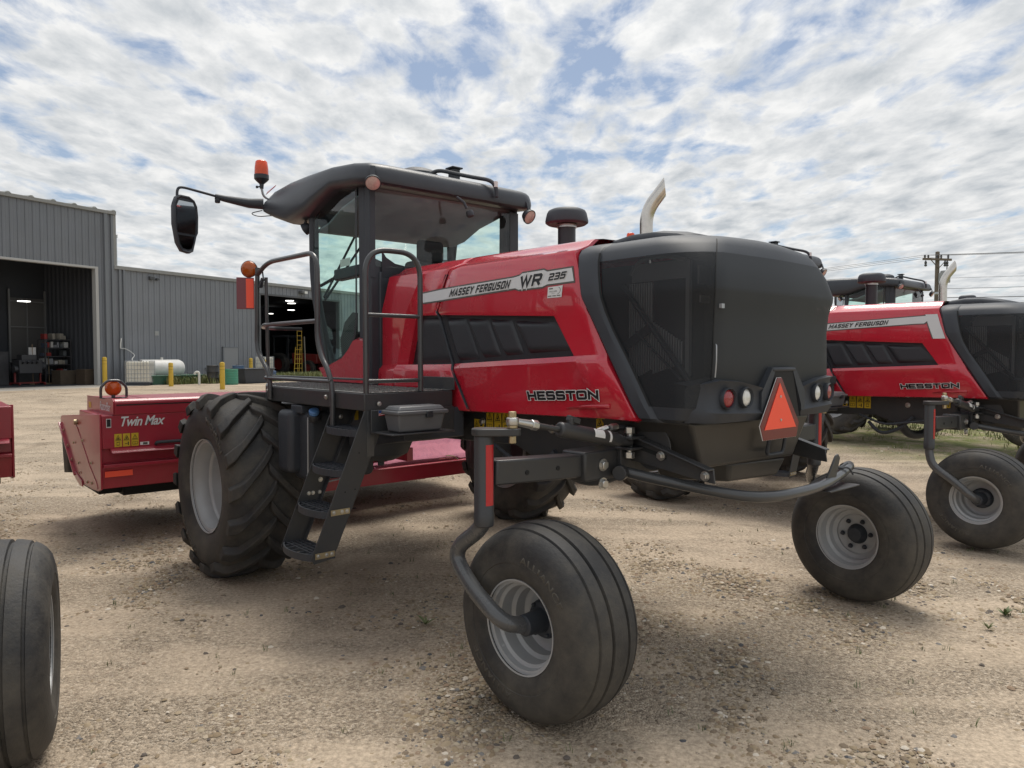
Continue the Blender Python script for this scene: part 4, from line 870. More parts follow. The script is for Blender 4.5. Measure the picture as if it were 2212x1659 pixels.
# mirrors: left arm with two glasses, right arm mirrored
for s in (1, -1):
    ma = MB(); ma.tube([(1.30, s * .80, 3.37), (1.36, s * .93, 3.37), (1.42, s * 1.15, 3.395), (1.44, s * 1.24, 3.41)], [.055, .048, .032, .026], 12)
    ma.tube([(1.435, s * 1.22, 3.41), (1.45, s * 1.55, 3.46), (1.45, s * 1.60, 3.44), (1.45, s * 1.60, 3.30)], .013, 10, rad=.06); ma.lathe([(.02, 0), (.026, .006), (.026, .04), (.018, .045)], (1.43, s * 1.22, 3.345), (0, 0, 1), 14)
    mo = ma.build('mirror', blk, W1, smooth=50)
    dN = Vector((-.93, -s * .34, -.05)).normalized()
    sd_ = Vector((0, 0, 1)).cross(dN).normalized(); c0 = Vector((1.44, s * 1.53, 3.09))
    def outl(sc, off): 
        pts = [(-.105, -.10), (-.085, -.21), (-.05, -.262), (.03, -.275), (.075, -.25), (.10, -.16), (.115, -.10), (.135, -.06), (.14, .10), (.13, .20), (.10, .255), (.04, .285), (-.06, .285), (-.10, .26), (-.125, .20), (-.125, .0)]
        return [c0 + sd_ * (x * sc) + Vector((0, 0, 1)) * (z * sc) + dN * off for x, z in pts]
    ho_ = MB(); ho_.grid([[p for p in outl(a, b)] + [outl(a, b)[0]] for a, b in ((.55, -.09), (.85, -.07), (1.0, -.03), (1.0, .012), (.96, .018), (.90, .006))]); hn = len(outl(1, 0)); ho_.add(outl(.90, .006), [tuple(range(hn))]); ho_.add(outl(.55, -.09), [tuple(range(hn))[::-1]]); ho_.build('mirror_housing', blk, mo, smooth=50)
    f1 = [(-.105, -.085), (.11, -.085), (.122, .10), (.112, .19), (.085, .245), (-.08, .245), (-.105, .19)]; f2 = [(-.092, -.11), (.098, -.11), (.085, -.18), (.06, -.235), (.02, -.25), (-.04, -.24), (-.07, -.2)]
    for f in (f1, f2):
        MB().add([c0 + sd_ * (x * .94) + Vector((0, 0, 1)) * z * .94 + dN * .0095 for x, z in f], [tuple(range(len(f)))]).build('mirror_glass', mirror_m, mo)
cw = MB().tube([(1.33, .80, 3.31), (1.36, .92, 3.27), (1.33, .85, 3.24), (1.20, .72, 3.25)], .005, 6, rad=.05); cw.build('lamp_wire', blk, W1)
# interior
it = MB(); it.bb(-.55, -.05, -.25, .25, 1.70, 2.06); it.bb(-.60, -.46, -.24, .24, 2.0, 2.66); it.bb(-.58, -.5, -.14, .14, 2.66, 2.86); it.build('operator_seat', seat_m, W1, bevel=.05, seg=3)
ic = MB(); ic.bb(-.5, .05, -.62, -.32, 1.6, 2.15); ic.bb(-.30, .10, -.60, -.34, 2.15, 2.2); ic.bb(-.80, -.30, .50, .74, 1.6, 2.02); ic.build('side_console', blk, W1, bevel=.03)
sc_ = MB(); sc_.cyl((.22, 0, 1.6), (.08, 0, 2.25), .05, 12); sc_.build('steering_column', blk, W1)
swh = MB(); swh.tube([(.05 + .17 * math.cos(a) * .8, .19 * math.sin(a), 2.30 + .12 * math.cos(a)) for a in np.linspace(0, 2 * math.pi, 25)], .013, 8); swh.bar((.05, -.18, 2.3), (.05, .18, 2.3), .03, .015); swh.build('steering_wheel', blk, W1)
mn = MB(); mn.bar((-.62, .72, 2.535), (-.18, .74, 2.52), .09, .10); mn.bar((-.2, .74, 2.52), (.12, .76, 2.45), .03, .03); mn.build('door_handle', blk, W1, bevel=.02)
hs2 = MB().add([(-.47, .775, 2.585), (-.30, .78, 2.578), (-.30, .78, 2.645), (-.47, .775, 2.65)], [(0, 1, 2, 3)]); hs2.build('cab_sticker', white, W1)
wp = MB(); wp.bar((.48, .18, 3.05), (.17, .70, 2.35), .012, .02); wp.bar((.50, .05, 3.02), (.19, .68, 2.33), .016, .016); wp.build('wiper', blk, W1)
vis = MB(); vis.add([(.16, .76, 3.02), (.30, .62, 2.98), (.44, .30, 3.0), (.46, .1, 3.02), (.4, .3, 3.12), (.2, .7, 3.12)], [(0, 1, 2, 3, 4, 5)]); vis.build('sun_visor', liner, RO)
spk = MB(); spk.add([(-.60, .785, 1.85), (-.33, .785, 1.78), (-.30, .785, 1.95), (-.38, .785, 2.10), (-.52, .785, 2.18), (-.615, .785, 2.17)], [(0, 1, 2, 3, 4, 5)]); spk.build('door_vent_plate', pmat('vent_plate', (.07, .072, .075), .6), W1)
dots = MB()
for a in range(-61, -30, 2):
    for b in range(177, 219, 2):
        x = a / 100; z = b / 100 + (.01 if (a // 2) % 2 else 0)
        if z < 2.15 + (x + .6) * -.6 and z > 1.86 - (x + .6) * .28 and x > -.61: dots.lathe([(.0058, 0), (.0058, .0006)], (x, .7855, z), (0, 1, 0), 6)
dots.build('vent_perforation', dark, W1, smooth=60)
# lower red fairing at the cab base
for s in (1, -1):
    fp = [(.17, 1.70), (.02, 1.715), (-.20, 1.745), (-.40, 1.80), (-.52, 1.88), (-.60, 1.955), (-.64, 1.97), (-.80, 1.965), (-.815, 1.57), (-.1, 1.575), (.06, 1.60)]
    f_ = MB(); out_ = [(x, .775 - (.06 if x > 0 else 0), z) for x, z in fp]; mid = [(x + (-.35 - x) * .06, .825 - (.05 if x > -.05 else 0), z + (1.70 - z) * .10) for x, z in fp]
    f_.grid([[(x, y - .10, z) for x, y, z in out_] + [(out_[0][0], out_[0][1] - .1, out_[0][2])], out_ + out_[:1], mid + mid[:1]], flip=True); f_.add(mid, [tuple(range(len(mid)))[::-1]])
    (f_ if s > 0 else mir(f_)).build('cab_fairing', red, W1, bevel=.012, seg=3)

# ---- platform, ladder, rails on the left side
pf_ = MB(); pl = [(.20, .80), (.20, 1.25), (-.20, 1.42), (-.50, 1.50), (-1.97, 1.50), (-1.97, .80)]
pf_.prism([(x, y, 1.455) for x, y in pl], (0, 0, .112))
pfo = pf_.build('access_platform', steel, W1, bevel=.006)
dk = MB(); dk.add([(x * .995 - .004, y * .995 - .003, 1.5715) for x, y in pl], [tuple(range(len(pl)))[::-1]]); dk.build('deck_plate', deckm, pfo)
tr = MB()
for i in range(40):
    for j in range(13):
        x = -1.92 + i * .052; y = .86 + j * .052
        if x < .1 and y < 1.46 - max(0, x + .4) * .35: tr.bb(x - .016, x + .016, y - .004, y + .004, 1.571, 1.578) if (i + j) % 2 else tr.bb(x - .004, x + .004, y - .016, y + .016, 1.571, 1.578)
tr.build('deck_tread', deckm, pfo)
kb = MB(); kb.bb(-1.985, -1.972, .80, 1.46, 1.30, 1.46); kb.bb(-1.985, -1.60, .79, .80, 1.57, 1.66); kb.build('platform_bracket', steel, W1, bevel=.004)
bolts([((-1.985, 1.40, 1.50), (-1, 0, 0), .012, .01), ((-1.45, 1.502, 1.525), (0, 1, 0), .014, .012), ((-.46, 1.505, 1.53), (0, 1, 0), .014, .012)], 'platform_bolt', zinc, W1)
fg = MB(); fg.add([(-1.9865, 1.405, 1.42), (-1.9865, 1.352, 1.425), (-1.9865, 1.352, 1.46), (-1.9865, 1.405, 1.455)], [(0, 1, 2, 3)]); fgo = fg.build('flag_sticker', white, W1)
fs_ = MB()
for k in range(4): fs_.add([(-1.9875, 1.405, 1.42 + .0092 * k), (-1.9875, 1.352, 1.425 + .0092 * k), (-1.9875, 1.352, 1.4296 + .0092 * k), (-1.9875, 1.405, 1.4246 + .0092 * k)], [(0, 1, 2, 3)])
fs_.build('flag_stripe', refl_red, fgo); MB().add([(-1.9885, 1.405, 1.437), (-1.9885, 1.382, 1.439), (-1.9885, 1.382, 1.457), (-1.9885, 1.405, 1.455)], [(0, 1, 2, 3)]).build('flag_canton', pmat('flag_blue', (.03, .06, .22), .4), fgo)
# ladder, leaning outwards
ld = MB()
lt_, lb_ = (1.395, 1.485), (1.81, .50)
def lad(y_off, z): t = (lt_[1] - z) / (lt_[1] - lb_[1]); return lt_[0] + (lb_[0] - lt_[0]) * t + y_off
for x in (-1.968, -1.525):
    ld.prism([(x, lad(.09, 1.49), 1.49), (x, lad(.09, .56), .56), (x, lad(.055, .525), .525), (x, lad(-.05, .54), .54), (x, lad(-.07, .60), .60), (x, lad(-.09, 1.49), 1.49)], (.006 if x < -1.7 else -.006, 0, 0))
    ld.bar((x + (.02 if x < -1.7 else -.02), lad(-.085, 1.49), 1.49), (x + (.02 if x < -1.7 else -.02), lad(-.06, .58), .58), .04, .005, (0, 1, 0))
ldo = ld.build('ladder', steel, W1, bevel=.002)
for zz in (1.335, 1.085, .835, .585):
    st_ = MB(); n = 11; y0 = lad(-.06, zz); outp = []
    for k in range(n):
        u = k / (n - 1); x = -1.963 + .435 * u; outp.append((x, lad(.075, zz) + .062 * math.sin(u * math.pi) ** .7))
    pl_ = [(-1.963, y0), *outp, (-1.528, y0)]
    # rim with cleats across
    for k in range(len(pl_)): 
        a, b = pl_[k], pl_[(k + 1) % len(pl_)]; st_.bar((a[0], a[1], zz - .022), (b[0], b[1], zz - .022), .008, .044)
    for u in (.22, .42, .62, .80): yy = y0 + (lad(.10, zz) - y0) * u; st_.bb(-1.958, -1.533, yy - .004, yy + .004, zz - .02, zz)
    for u in (.16, .33, .5, .67, .84): x = -1.963 + .435 * u; st_.bb(x - .004, x + .004, y0, lad(.075, zz) + .062 * math.sin(u * math.pi) ** .7, zz - .02, zz - .003)
    so_ = st_.build('ladder_step', blk, ldo)
for zz in (.84, .585): MB().bar((-1.9725, lad(.075, zz), zz - .012), (-1.9725, lad(-.055, zz), zz - .01), .004, .036).build('step_bracket', yzinc, ldo)
bolts([((-1.975, lad(u, zz), zz - .01), (-1, 0, 0), .009, .008) for zz in (.84, .585) for u in (-.035, .0, .055)] + [((-1.531, lad(0, 1.39), 1.39), (-1, 0, 0), .012, .01), ((-1.531, lad(-.02, .97), .97), (-1, 0, 0), .012, .01)] + [((-1.531, lad(yy, .885), .885), (-1, 0, 0), .010, .01) for yy in (.03, .0, -.05)] + [((-1.957, 1.40, 1.345), (-1, 0, 0), .012, .01)], 'ladder_bolt', zinc, ldo)
for yy, zz in ((lad(.02, 1.19), 1.19), (lad(.02, .95), .95), (lad(-.05, .95), .96)): MB().lathe([(.005, 0), (.005, .001)], (-1.9685, yy, zz), (-1, 0, 0), 10).build('bolt_hole', dark, ldo)
ys = MB(); ys.add([(-1.532, 1.33, 1.36), (-1.532, 1.27, 1.36), (-1.532, 1.27, 1.44), (-1.532, 1.33, 1.44)], [(0, 1, 2, 3)]); ys.build('warning_sticker', yel, ldo)
# rails
r1 = MB(); r1.tube([(-1.95, 1.475, 1.16), (-1.95, 1.475, 2.50), (-1.95, 1.055, 2.50), (-1.95, 1.055, 1.57)], .0185, 14, rad=.17, n=10); r1.tube([(-1.95, 1.475, 2.075), (-1.95, 1.055, 2.075)], .014, 12); r1.tube([(-1.95, 1.475, 1.645), (-1.95, 1.055, 1.645)], .014, 12); r1.bb(-1.97, -1.935, 1.43, 1.485, 1.16, 1.38)
r1.build('grab_rail', rail_m, W1, smooth=60)
r2 = MB(); r2.tube([(-.29, 1.515, 2.46), (-.50, 1.515, 2.545), (-1.36, 1.515, 2.535), (-1.345, 1.515, 1.86), (-1.565, 1.515, 1.66), (-1.565, 1.515, 1.29)], .0185, 14, rad=.15, n=10)
r2.tube([(-.30, 1.515, 2.52), (-.265, 1.515, 1.86), (-.52, 1.515, 1.66), (-.52, 1.515, 1.47)], .0185, 14, rad=.10, n=8); r2.tube([(-.36, 1.47, 2.44), (-.33, 1.45, 1.59)], .014, 12)
r2.tube([(-1.345, 1.515, 2.055), (-.42, 1.515, 2.055), (-.10, 1.40, 2.05), (.10, 1.2, 2.05), (.12, .95, 2.05)], .0155, 12, rad=.08); r2.tube([(-1.56, 1.52, 1.635), (-.44, 1.52, 1.635), (-.32, 1.45, 1.64)], .015, 12, rad=.04)
r2.tube([(-1.6, 1.10, 1.635), (-.30, 1.40, 1.645)], .008, 8); r2.build('front_guard_rail', rail_m, W1, smooth=60)
fl_ = MB(); fl_.lathe([(.03, -.045), (.062, -.03), (.070, 0), (.066, .006)], (-.20, 1.545, 2.515), (-.72, .69, 0), 30, caps=False); fl_.tube([(-.30, 1.51, 2.47), (-.36, 1.50, 2.50), (-.38, 1.50, 2.42), (-.35, 1.5, 2.36)], .006, 6, rad=.02); fl_.bar((-.33, 1.51, 2.36), (-.37, 1.50, 2.43), .022, .022); flo = fl_.build('indicator_lamp', blk, W1)
MB().lathe([(.066, .002), (.058, .020), (.035, .034), (0, .040)], (-.20, 1.545, 2.515), (-.72, .69, 0), 30).build('amber_lens', amber, flo, smooth=60)
rb = MB(); Mx = Matrix.Rotation(R(-22), 4, 'Z'); rb.box((-.22, 1.585, 2.315), (.012, .135, .255), Mx); rbo = rb.build('reflector_board', dkred, W1, bevel=.003)
MB().box(Vector((-.22, 1.585, 2.315)) + Mx @ Vector((-.0075, -.034, 0)), (.003, .058, .235), Mx).build('orange_strip', orange, rbo); 
# tank, toolbox
tk_ = MB(); tk_.bb(-1.11, -.83, .92, 1.475, .88, 1.40); tk_.bb(-.96, -.74, 1.36, 1.56, .93, 1.405); tko = tk_.build('water_tank', blk, W1, bevel=.045, seg=4)
t2 = MB(); t2.bb(-1.04, -.86, 1.10, 1.50, 1.38, 1.445); t2.bb(-1.0, -.9, 1.05, 1.2, 1.44, 1.465); t2.bb(-1.07, -.98, 1.26, 1.36, 1.39, 1.44); t2.build('tank_handle', blk, tko, bevel=.02, seg=3)
t3 = MB(); t3.lathe([(.05, 0), (.05, .03), (.042, .045)], (-1.095, 1.42, 1.345), (-.5, .3, 1), 20); t3.build('filler_neck', blk2, tko, bevel=.004)
MB().lathe([(.036, .045), (.038, .075), (.030, .082), (0, .083)], (-1.095, 1.42, 1.345), (-.5, .3, 1), 12).build('filler_cap', bluecap, tko, bevel=.003)
t4_ = MB(); t4_.tube([(-1.122, 1.485, 1.36), (-1.125, 1.49, .98), (-1.12, 1.485, .88)], .005, 6); t4_.lathe([(.016, 0), (.016, .02)], (-1.135, 1.49, .935), (-1, 0, 0), 12); t4_.tube([(-1.13, 1.50, .885), (-1.13, 1.32, .875), (-1.12, 1.2, .885)], .007, 6); t4_.build('tank_strap', galv, tko)
tb_ = MB(); b4 = [(-2.06, 1.06, 1.325), (-2.06, 1.385, 1.325), (-2.20, 1.385, 1.325), (-2.20, 1.06, 1.325)]; t4 = [(-2.04, 1.04, 1.445), (-2.04, 1.40, 1.445), (-2.22, 1.40, 1.445), (-2.22, 1.04, 1.445)]
tb_.hexa(b4[::-1], t4[::-1]); tbo = tb_.build('toolbox', toolgrey, W1, bevel=.012, seg=3)
tl = MB(); tl.bb(-2.235, -2.03, 1.025, 1.415, 1.437, 1.462); tl.hexa([(-2.04, 1.04, 1.462), (-2.04, 1.40, 1.462), (-2.22, 1.40, 1.462), (-2.22, 1.04, 1.462)][::-1], [(-2.06, 1.06, 1.49), (-2.06, 1.38, 1.49), (-2.20, 1.38, 1.49), (-2.20, 1.06, 1.49)][::-1]); tl.build('toolbox_lid', toolgrey, tbo, bevel=.008, seg=3)
MB().bb(-2.244, -2.22, 1.155, 1.20, 1.415, 1.458).build('latch', blk2, tbo, bevel=.004)
MB().bb(-2.24, -1.985, .98, 1.46, 1.312, 1.322).build('toolbox_shelf', steel, W1, bevel=.003)
# warning stickers on the chassis
f0 = .5535
def stick(x, z, wd, ht, kind=0, hor=False):
    Y_ = MB(); K_ = MB(); warning_sticker(Y_, K_, planemap((x, f0, z), (-wd, 0, 0), (0, 0, ht), (0, 1, 0)), kind, hor); wst = Y_.build('warning_label', yel, W1); K_.build('warning_print', ink, wst)
stick(-1.905, 1.285, .115, .065, hor=True)
for k, x in enumerate((-2.045, -2.135, -2.225)): stick(x, 1.275, .078, .145, k)
stick(-3.11, 1.325, .06, .115, 1)
# ---- cutting header carried in front
hb_ = MB(); XB = 1.585
hb_.bb(XB, 2.6, -2.265, 2.265, .93, 1.245); hb_.bb(XB + .05, 2.8, -2.265, 2.265, .79, .93); hb_.hexa([(2.0, -2.265, .50), (2.0, 2.265, .50), (3.0, 2.265, .52), (3.0, -2.265, .52)][::-1], [(XB + .02, -2.265, .79), (XB + .02, 2.265, .79), (3.3, 2.265, .79), (3.3, -2.265, .79)][::-1])
hb_.hexa([(XB + .05, -2.265, .545), (XB + .05, 2.265, .545), (2.0, 2.265, .51), (2.0, -2.265, .51)][::-1], [(XB + .005, -2.265, .75), (XB + .005, 2.265, .75), (2.0, 2.265, .75), (2.0, -2.265, .75)][::-1])
hb_.bb(1.1, 1.7, -.55, .55, .62, .95); hb_.bb(.4, 1.2, -.42, -.34, .70, .84); hb_.bb(.4, 1.2, .34, .42, .70, .84)
HD = hb_.build('cutting_header', hred, W1, bevel=.006)
for s in (1, -1):
    ep = MB(); P = [(1.60, 1.262), (3.48, 1.135), (3.525, 1.115), (3.54, 1.03), (3.0, .60), (2.86, .545), (2.42, .495), (1.95, .50), (1.72, .515), (1.60, .545)]
    ep.prism([(x, s * 2.265, z) for x, z in P], (0, s * .018, 0)); epo = ep.build('end_shield', hred, HD, bevel=.005)
    ar = MB(); ar.prism([(x, s * 2.284, z) for x, z in [(2.72, 1.10), (2.60, 1.06), (2.05, .72), (1.78, .60), (1.72, .55), (1.74, .535), (2.0, .52), (2.3, .52), (2.6, .86)]], (0, s * .004, 0)); ar.build('cover_plate', hred, epo)
    eb = MB(); eb.bar((3.53, s * 2.285, 1.05), (2.72, s * 2.285, .555), .02, .05, (0, 1, 0)); eb.prism([(x, s * 2.284, z) for x, z in [(2.75, .59), (2.4, .53), (2.36, .475), (2.5, .47), (2.8, .54)]], (0, s * .012, 0)); eb.build('skid_edge', hred, epo, bevel=.004)
    rb_ = MB()
    for x, z in ((2.62, 1.10), (2.35, .95), (1.98, .76), (2.78, .89), (2.55, .70), (3.33, .98), (3.1, .83), (2.9, .70), (1.95, .565), (2.15, .55), (2.52, .60)): rb_.hexbolt((x, s * 2.289, z), (0, s, 0), .012, .009)
    rb_.lathe([(.028, 0), (.028, .03)], (2.62, s * 2.285, 1.12), (0, s, 0), 14); rb_.build('shield_bolt', yzinc, epo)
    cu_ = MB(); cu_.grid([[(3.40 + .03 * math.sin(k * 1.3), s * (2.26 - k * .1), z) for k in range(12)] for z in (.50, 1.08)]); cu_.build('front_curtain', pmat('curtain_rubber', (.035, .04, .038), .7) if s > 0 else MATS['curtain_rubber'], HD, solid=.01)
    ws_ = MB(); ws_.add([(x, s * 2.275, z) for x, z in ((3.38, .50), (3.52, 1.04), (2.86, .56))], [(0, 1, 2)]); ws_.build('side_curtain', MATS['curtain_rubber'], HD, solid=.008)
tb2 = MB(); ztop = lambda x: 1.392 - (x - 1.585) * .012
tb2.prism([(1.575, 2.165, 1.245), (1.565, 2.165, 1.372), (1.595, 2.165, 1.395), (2.68, 2.165, 1.382), (2.70, 2.165, 1.20)], (0, -4.33, 0)); top_o = tb2.build('top_cover', hred, HD, bevel=.012, seg=3)
te = MB(); te.prism([(1.57, 2.166, 1.25), (1.562, 2.166, 1.376), (1.592, 2.166, 1.402), (2.68, 2.166, 1.392), (2.70, 2.166, 1.20)], (0, .008, 0)); te.build('cover_end_plate', hred, HD, bevel=.003)
gp = MB(); gp.bb(1.5655, 1.59, -2.1, 2.145, 1.335, 1.347); gp.bb(1.9, 1.93, 2.02, 2.10, 1.389, 1.400); gp.build('cover_slot', dark, HD)
lm = MB(); lm.bb(1.585, 2.55, 1.86, 1.863, 1.391, 1.3945); lm.build('cover_joint', dkred, HD)
fl2 = MB(); fl2.hexa([(1.52, -2.24, .888), (1.52, 2.20, .888), (1.60, 2.20, .900), (1.60, -2.24, .900)][::-1], [(1.555, -2.24, .925), (1.555, 2.20, .925), (1.60, 2.20, .935), (1.60, -2.24, .935)][::-1]); fl2.bb(1.555, 1.62, -2.26, 2.262, .750, .782); fl2.build('rear_flange', hred, HD, bevel=.004)
orr = MB().bb(1.5855, 1.589, 2.01, 2.25, .66, .715).build('orange_reflector', orange, HD)
hd_ = MB(); hd_.tube([(1.575, 1.80, .945), (1.55, 1.80, .965), (1.545, 1.56, .965), (1.575, 1.56, .945)], .016, 8, rad=.02); hd_.build('cover_handle', blk, HD)
lv_ = MB(); lv_.bb(1.581, 1.584, 2.19, 2.232, 1.13, 1.215); lvo = lv_.build('spirit_level', white, HD); MB().bb(1.578, 1.5805, 2.195, 2.227, 1.14, 1.21).build('level_tube', ink, lvo)
for k, y in enumerate((2.165, 2.092, 2.018)):
    Yh = MB(); Kh = MB(); warning_sticker(Yh, Kh, planemap((1.5845, y, .942), (0, -.064, 0), (0, 0, .125), (-1, 0, 0)), (2, 1, 0)[k]); Yh.build('warning_label', yel, HD); Kh.build('warning_print', ink, HD)
sw_ = MB().bb(1.5815, 1.5845, 1.86, 1.94, .945, .975).build('serial_plate', white, HD); MB().bb(1.580, 1.5812, 1.875, 1.915, .95, .97).build('serial_print', dgrey, HD)
ys2 = MB().bb(2.50, 2.60, 2.1745, 2.1765, 1.27, 1.33).build('end_warning_label', yel, HD)
tm = MB(); text_to(tm, "Twin Max", planemap((1.581, 2.105, 1.135), (0, -.395, 0), (0, 0, .095), (-1, 0, 0)), .02, .35, .92, .002); tm.build('header_lettering', silver, HD)
rbz = MB(); text_to(rbz, "RazorBar", planemap((2.10, 2.1745, 1.275), (-.44, 0, 0), (0, 0, .085), (0, 1, 0)), .012, .2, .9, .002); rbz.build('end_lettering', silver, HD)
# marker lamp under its hoop
hm = MB(); hm.tube([(1.93, 2.20, 1.392), (1.93, 2.20, 1.50), (1.93, 2.14, 1.565), (1.93, 2.03, 1.565), (1.93, 1.97, 1.50), (1.93, 1.97, 1.40)], .013, 10, rad=.03); hm.bb(1.90, 1.98, 1.97, 2.20, 1.39, 1.397); hm.cyl((1.95, 2.085, 1.39), (1.95, 2.085, 1.43), .018, 12); hmo = hm.build('marker_lamp_bracket', rail_m, HD)
MB().lathe([(0, -.045), (.045, -.035), (.072, -.008), (.075, .0), (.072, .008), (.045, .035), (0, .045)], (1.95, 2.085, 1.487), (-.9, .3, 0), 32).build('marker_lamp', amber, HD, smooth=60)
# shields behind the header, between the drive wheels
fs2 = MB(); fs2.grid([[(1.04, y, .545), (1.13, y, .61), (1.28, y, .80), (1.42, y, .99)] for y in np.linspace(.95, -1.98, 13)]); fs2.build('swath_shield', sheen_red, HD, smooth=60, solid=.006)
bm = MB(); bm.bb(.98, 1.06, -2.0, .95, .375, .545); bm.bb(.972, 1.07, -2.0, .95, .535, .548); bm.build('rear_beam', hred, HD, bevel=.006)
ck = MB(); ck.tube([(1.0, -1.45, .55), (1.02, -1.42, .59), (1.0, -1.33, .61), (1.0, -1.28, .612)], .008, 8); ck.build('release_lever', yzinc, HD)
cbm = MB(); cbm.bb(2.1, 3.1, -2.2, 2.2, .42, .50); cbm.bb(2.0, 2.6, 1.45, 2.0, .40, .52)
for k in range(8): cbm.lathe([(.22, 0), (.20, .05), (.08, .07)], (3.0, -1.9 + k * .545, .40), (0, 0, 1), 16)
cbm.build('cutter_bar', dark, HD)

# ================================================================== the neighbouring machines: copies
def named(root, nm): return [k for k in kids(root) if k.name.split('.')[0] == nm]
W2 = copy_tree(W1); W2.location = (3.23, 10.96, -.11); W2.rotation_euler = (0, 0, mrot(41.28)); W2['label'] = 'second red windrower parked beyond, partly hidden, with its striped hood by the utility pole'
W3 = copy_tree(W1); W3.location = (-5.66, 4.53, 0); W3.rotation_euler = (0, 0, mrot(39.1)); W3['label'] = 'windrower cut by the left picture edge, only a ribbed tyre and red header corner showing'
W4 = copy_tree(W1); W4.location = (8.3, 17.1, .10); W4.rotation_euler = (0, 0, mrot(41)); [bpy.data.objects.remove(k) for k in kids(W4) if k.name.startswith('exhaust')]; W4['label'] = 'farthest windrower, only its dark cab roof and windows showing above the second hood'
# second machine: its own hood decals, and its left caster trails straight back
h2 = named(W2, 'rear_hood_panel')
hl2 = [h for h in h2 if any(k.name.startswith('brand') for k in kids(h))][0]
for k in kids(hl2):
    if k.name.split('.')[0] in ('stripe', 'stripe_border', 'lettering', 'lettering_outline', 'dealer_sticker', 'sticker_print'): bpy.data.objects.remove(k)
stripe(hl2, False)
for k in named(W2, 'caster_arm'):
    if k.location.y > 0:
        bpy.data.objects.remove(k)
MB().tube([(-3.32, 1.60, 1.06), (-3.32, 1.60, .93), (-3.36, 1.615, .80), (-3.58, 1.615, .655), (-3.72, 1.60, .53), (-3.74, 1.50, .495), (-3.735, 1.44, .49)], .039, 18, rad=.10, n=8).build('caster_arm', arm_m, W2)
for k in named(W2, 'caster_wheel'):
    if k.location.y > 0: k.location = (-3.735, 1.375, .50); k.rotation_euler.z = R(-1)
# third machine: right caster swung round
for k in named(W3, 'caster_arm'):
    if k.location.y < 0: k.rotation_euler.z = R(172)
for k in named(W3, 'caster_wheel'):
    if k.location.y < 0:
        k.location = (PR[0] + .24, PR[1] - .20, .488); k.rotation_euler.z = R(180 - 11)
for k in named(W3, 'cutting_header'): k.location.z += .06
# ================================================================== ground
TH = R(29.1); BU = Vector((math.sin(TH), math.cos(TH), 0)); BN = Vector((-math.cos(TH), math.sin(TH), 0)); BC = Vector((-.5418 * 35, 35.0, .43))
def sst(t): t = min(1, max(0, t)); return t * t * (3 - 2 * t)
Fm = Vector((-math.sin(R(M1_YAW)), math.cos(R(M1_YAW)), 0)); Lm = Vector((-math.cos(R(M1_YAW)), -math.sin(R(M1_YAW)), 0)); Om = Vector((-1.1025, 7.1789, 0))
def gz(x, y):
    z = .425 * sst((y - 12) / 16) * sst((16 - x) / 10)
    lat = (Vector((x, y, 0)) - Om).dot(Lm)
    z -= .11 * sst((-2.4 - lat) / 1.6) * sst((28 - y) / 10)
    return z
def axis(lo, hi, fine0, fine1, step, grow=1.35):
    a = list(np.arange(fine0, fine1 + 1e-6, step)); s = step; v = fine1
    while v < hi: s *= grow; v += s; a.append(v)
    s = step; v = fine0
    while v > lo: s *= grow; v -= s; a.insert(0, v)
    return a
xs = axis(-2500, 2500, -30, 24, .5); ys_ = axis(-300, 4000, -4, 50, .5)
rough_ = lambda x, y: .012 * math.sin(x * 1.9 + math.sin(y * .7) * 2) * math.sin(y * 1.3 + 1.1) + .008 * math.sin(x * 4.1 + y * 2.3)
G = [[(x, y, gz(x, y) + (rough_(x, y) if abs(x) < 30 and y < 28 else 0) - .004) for x in xs] for y in ys_]
gmb = MB().grid(G)
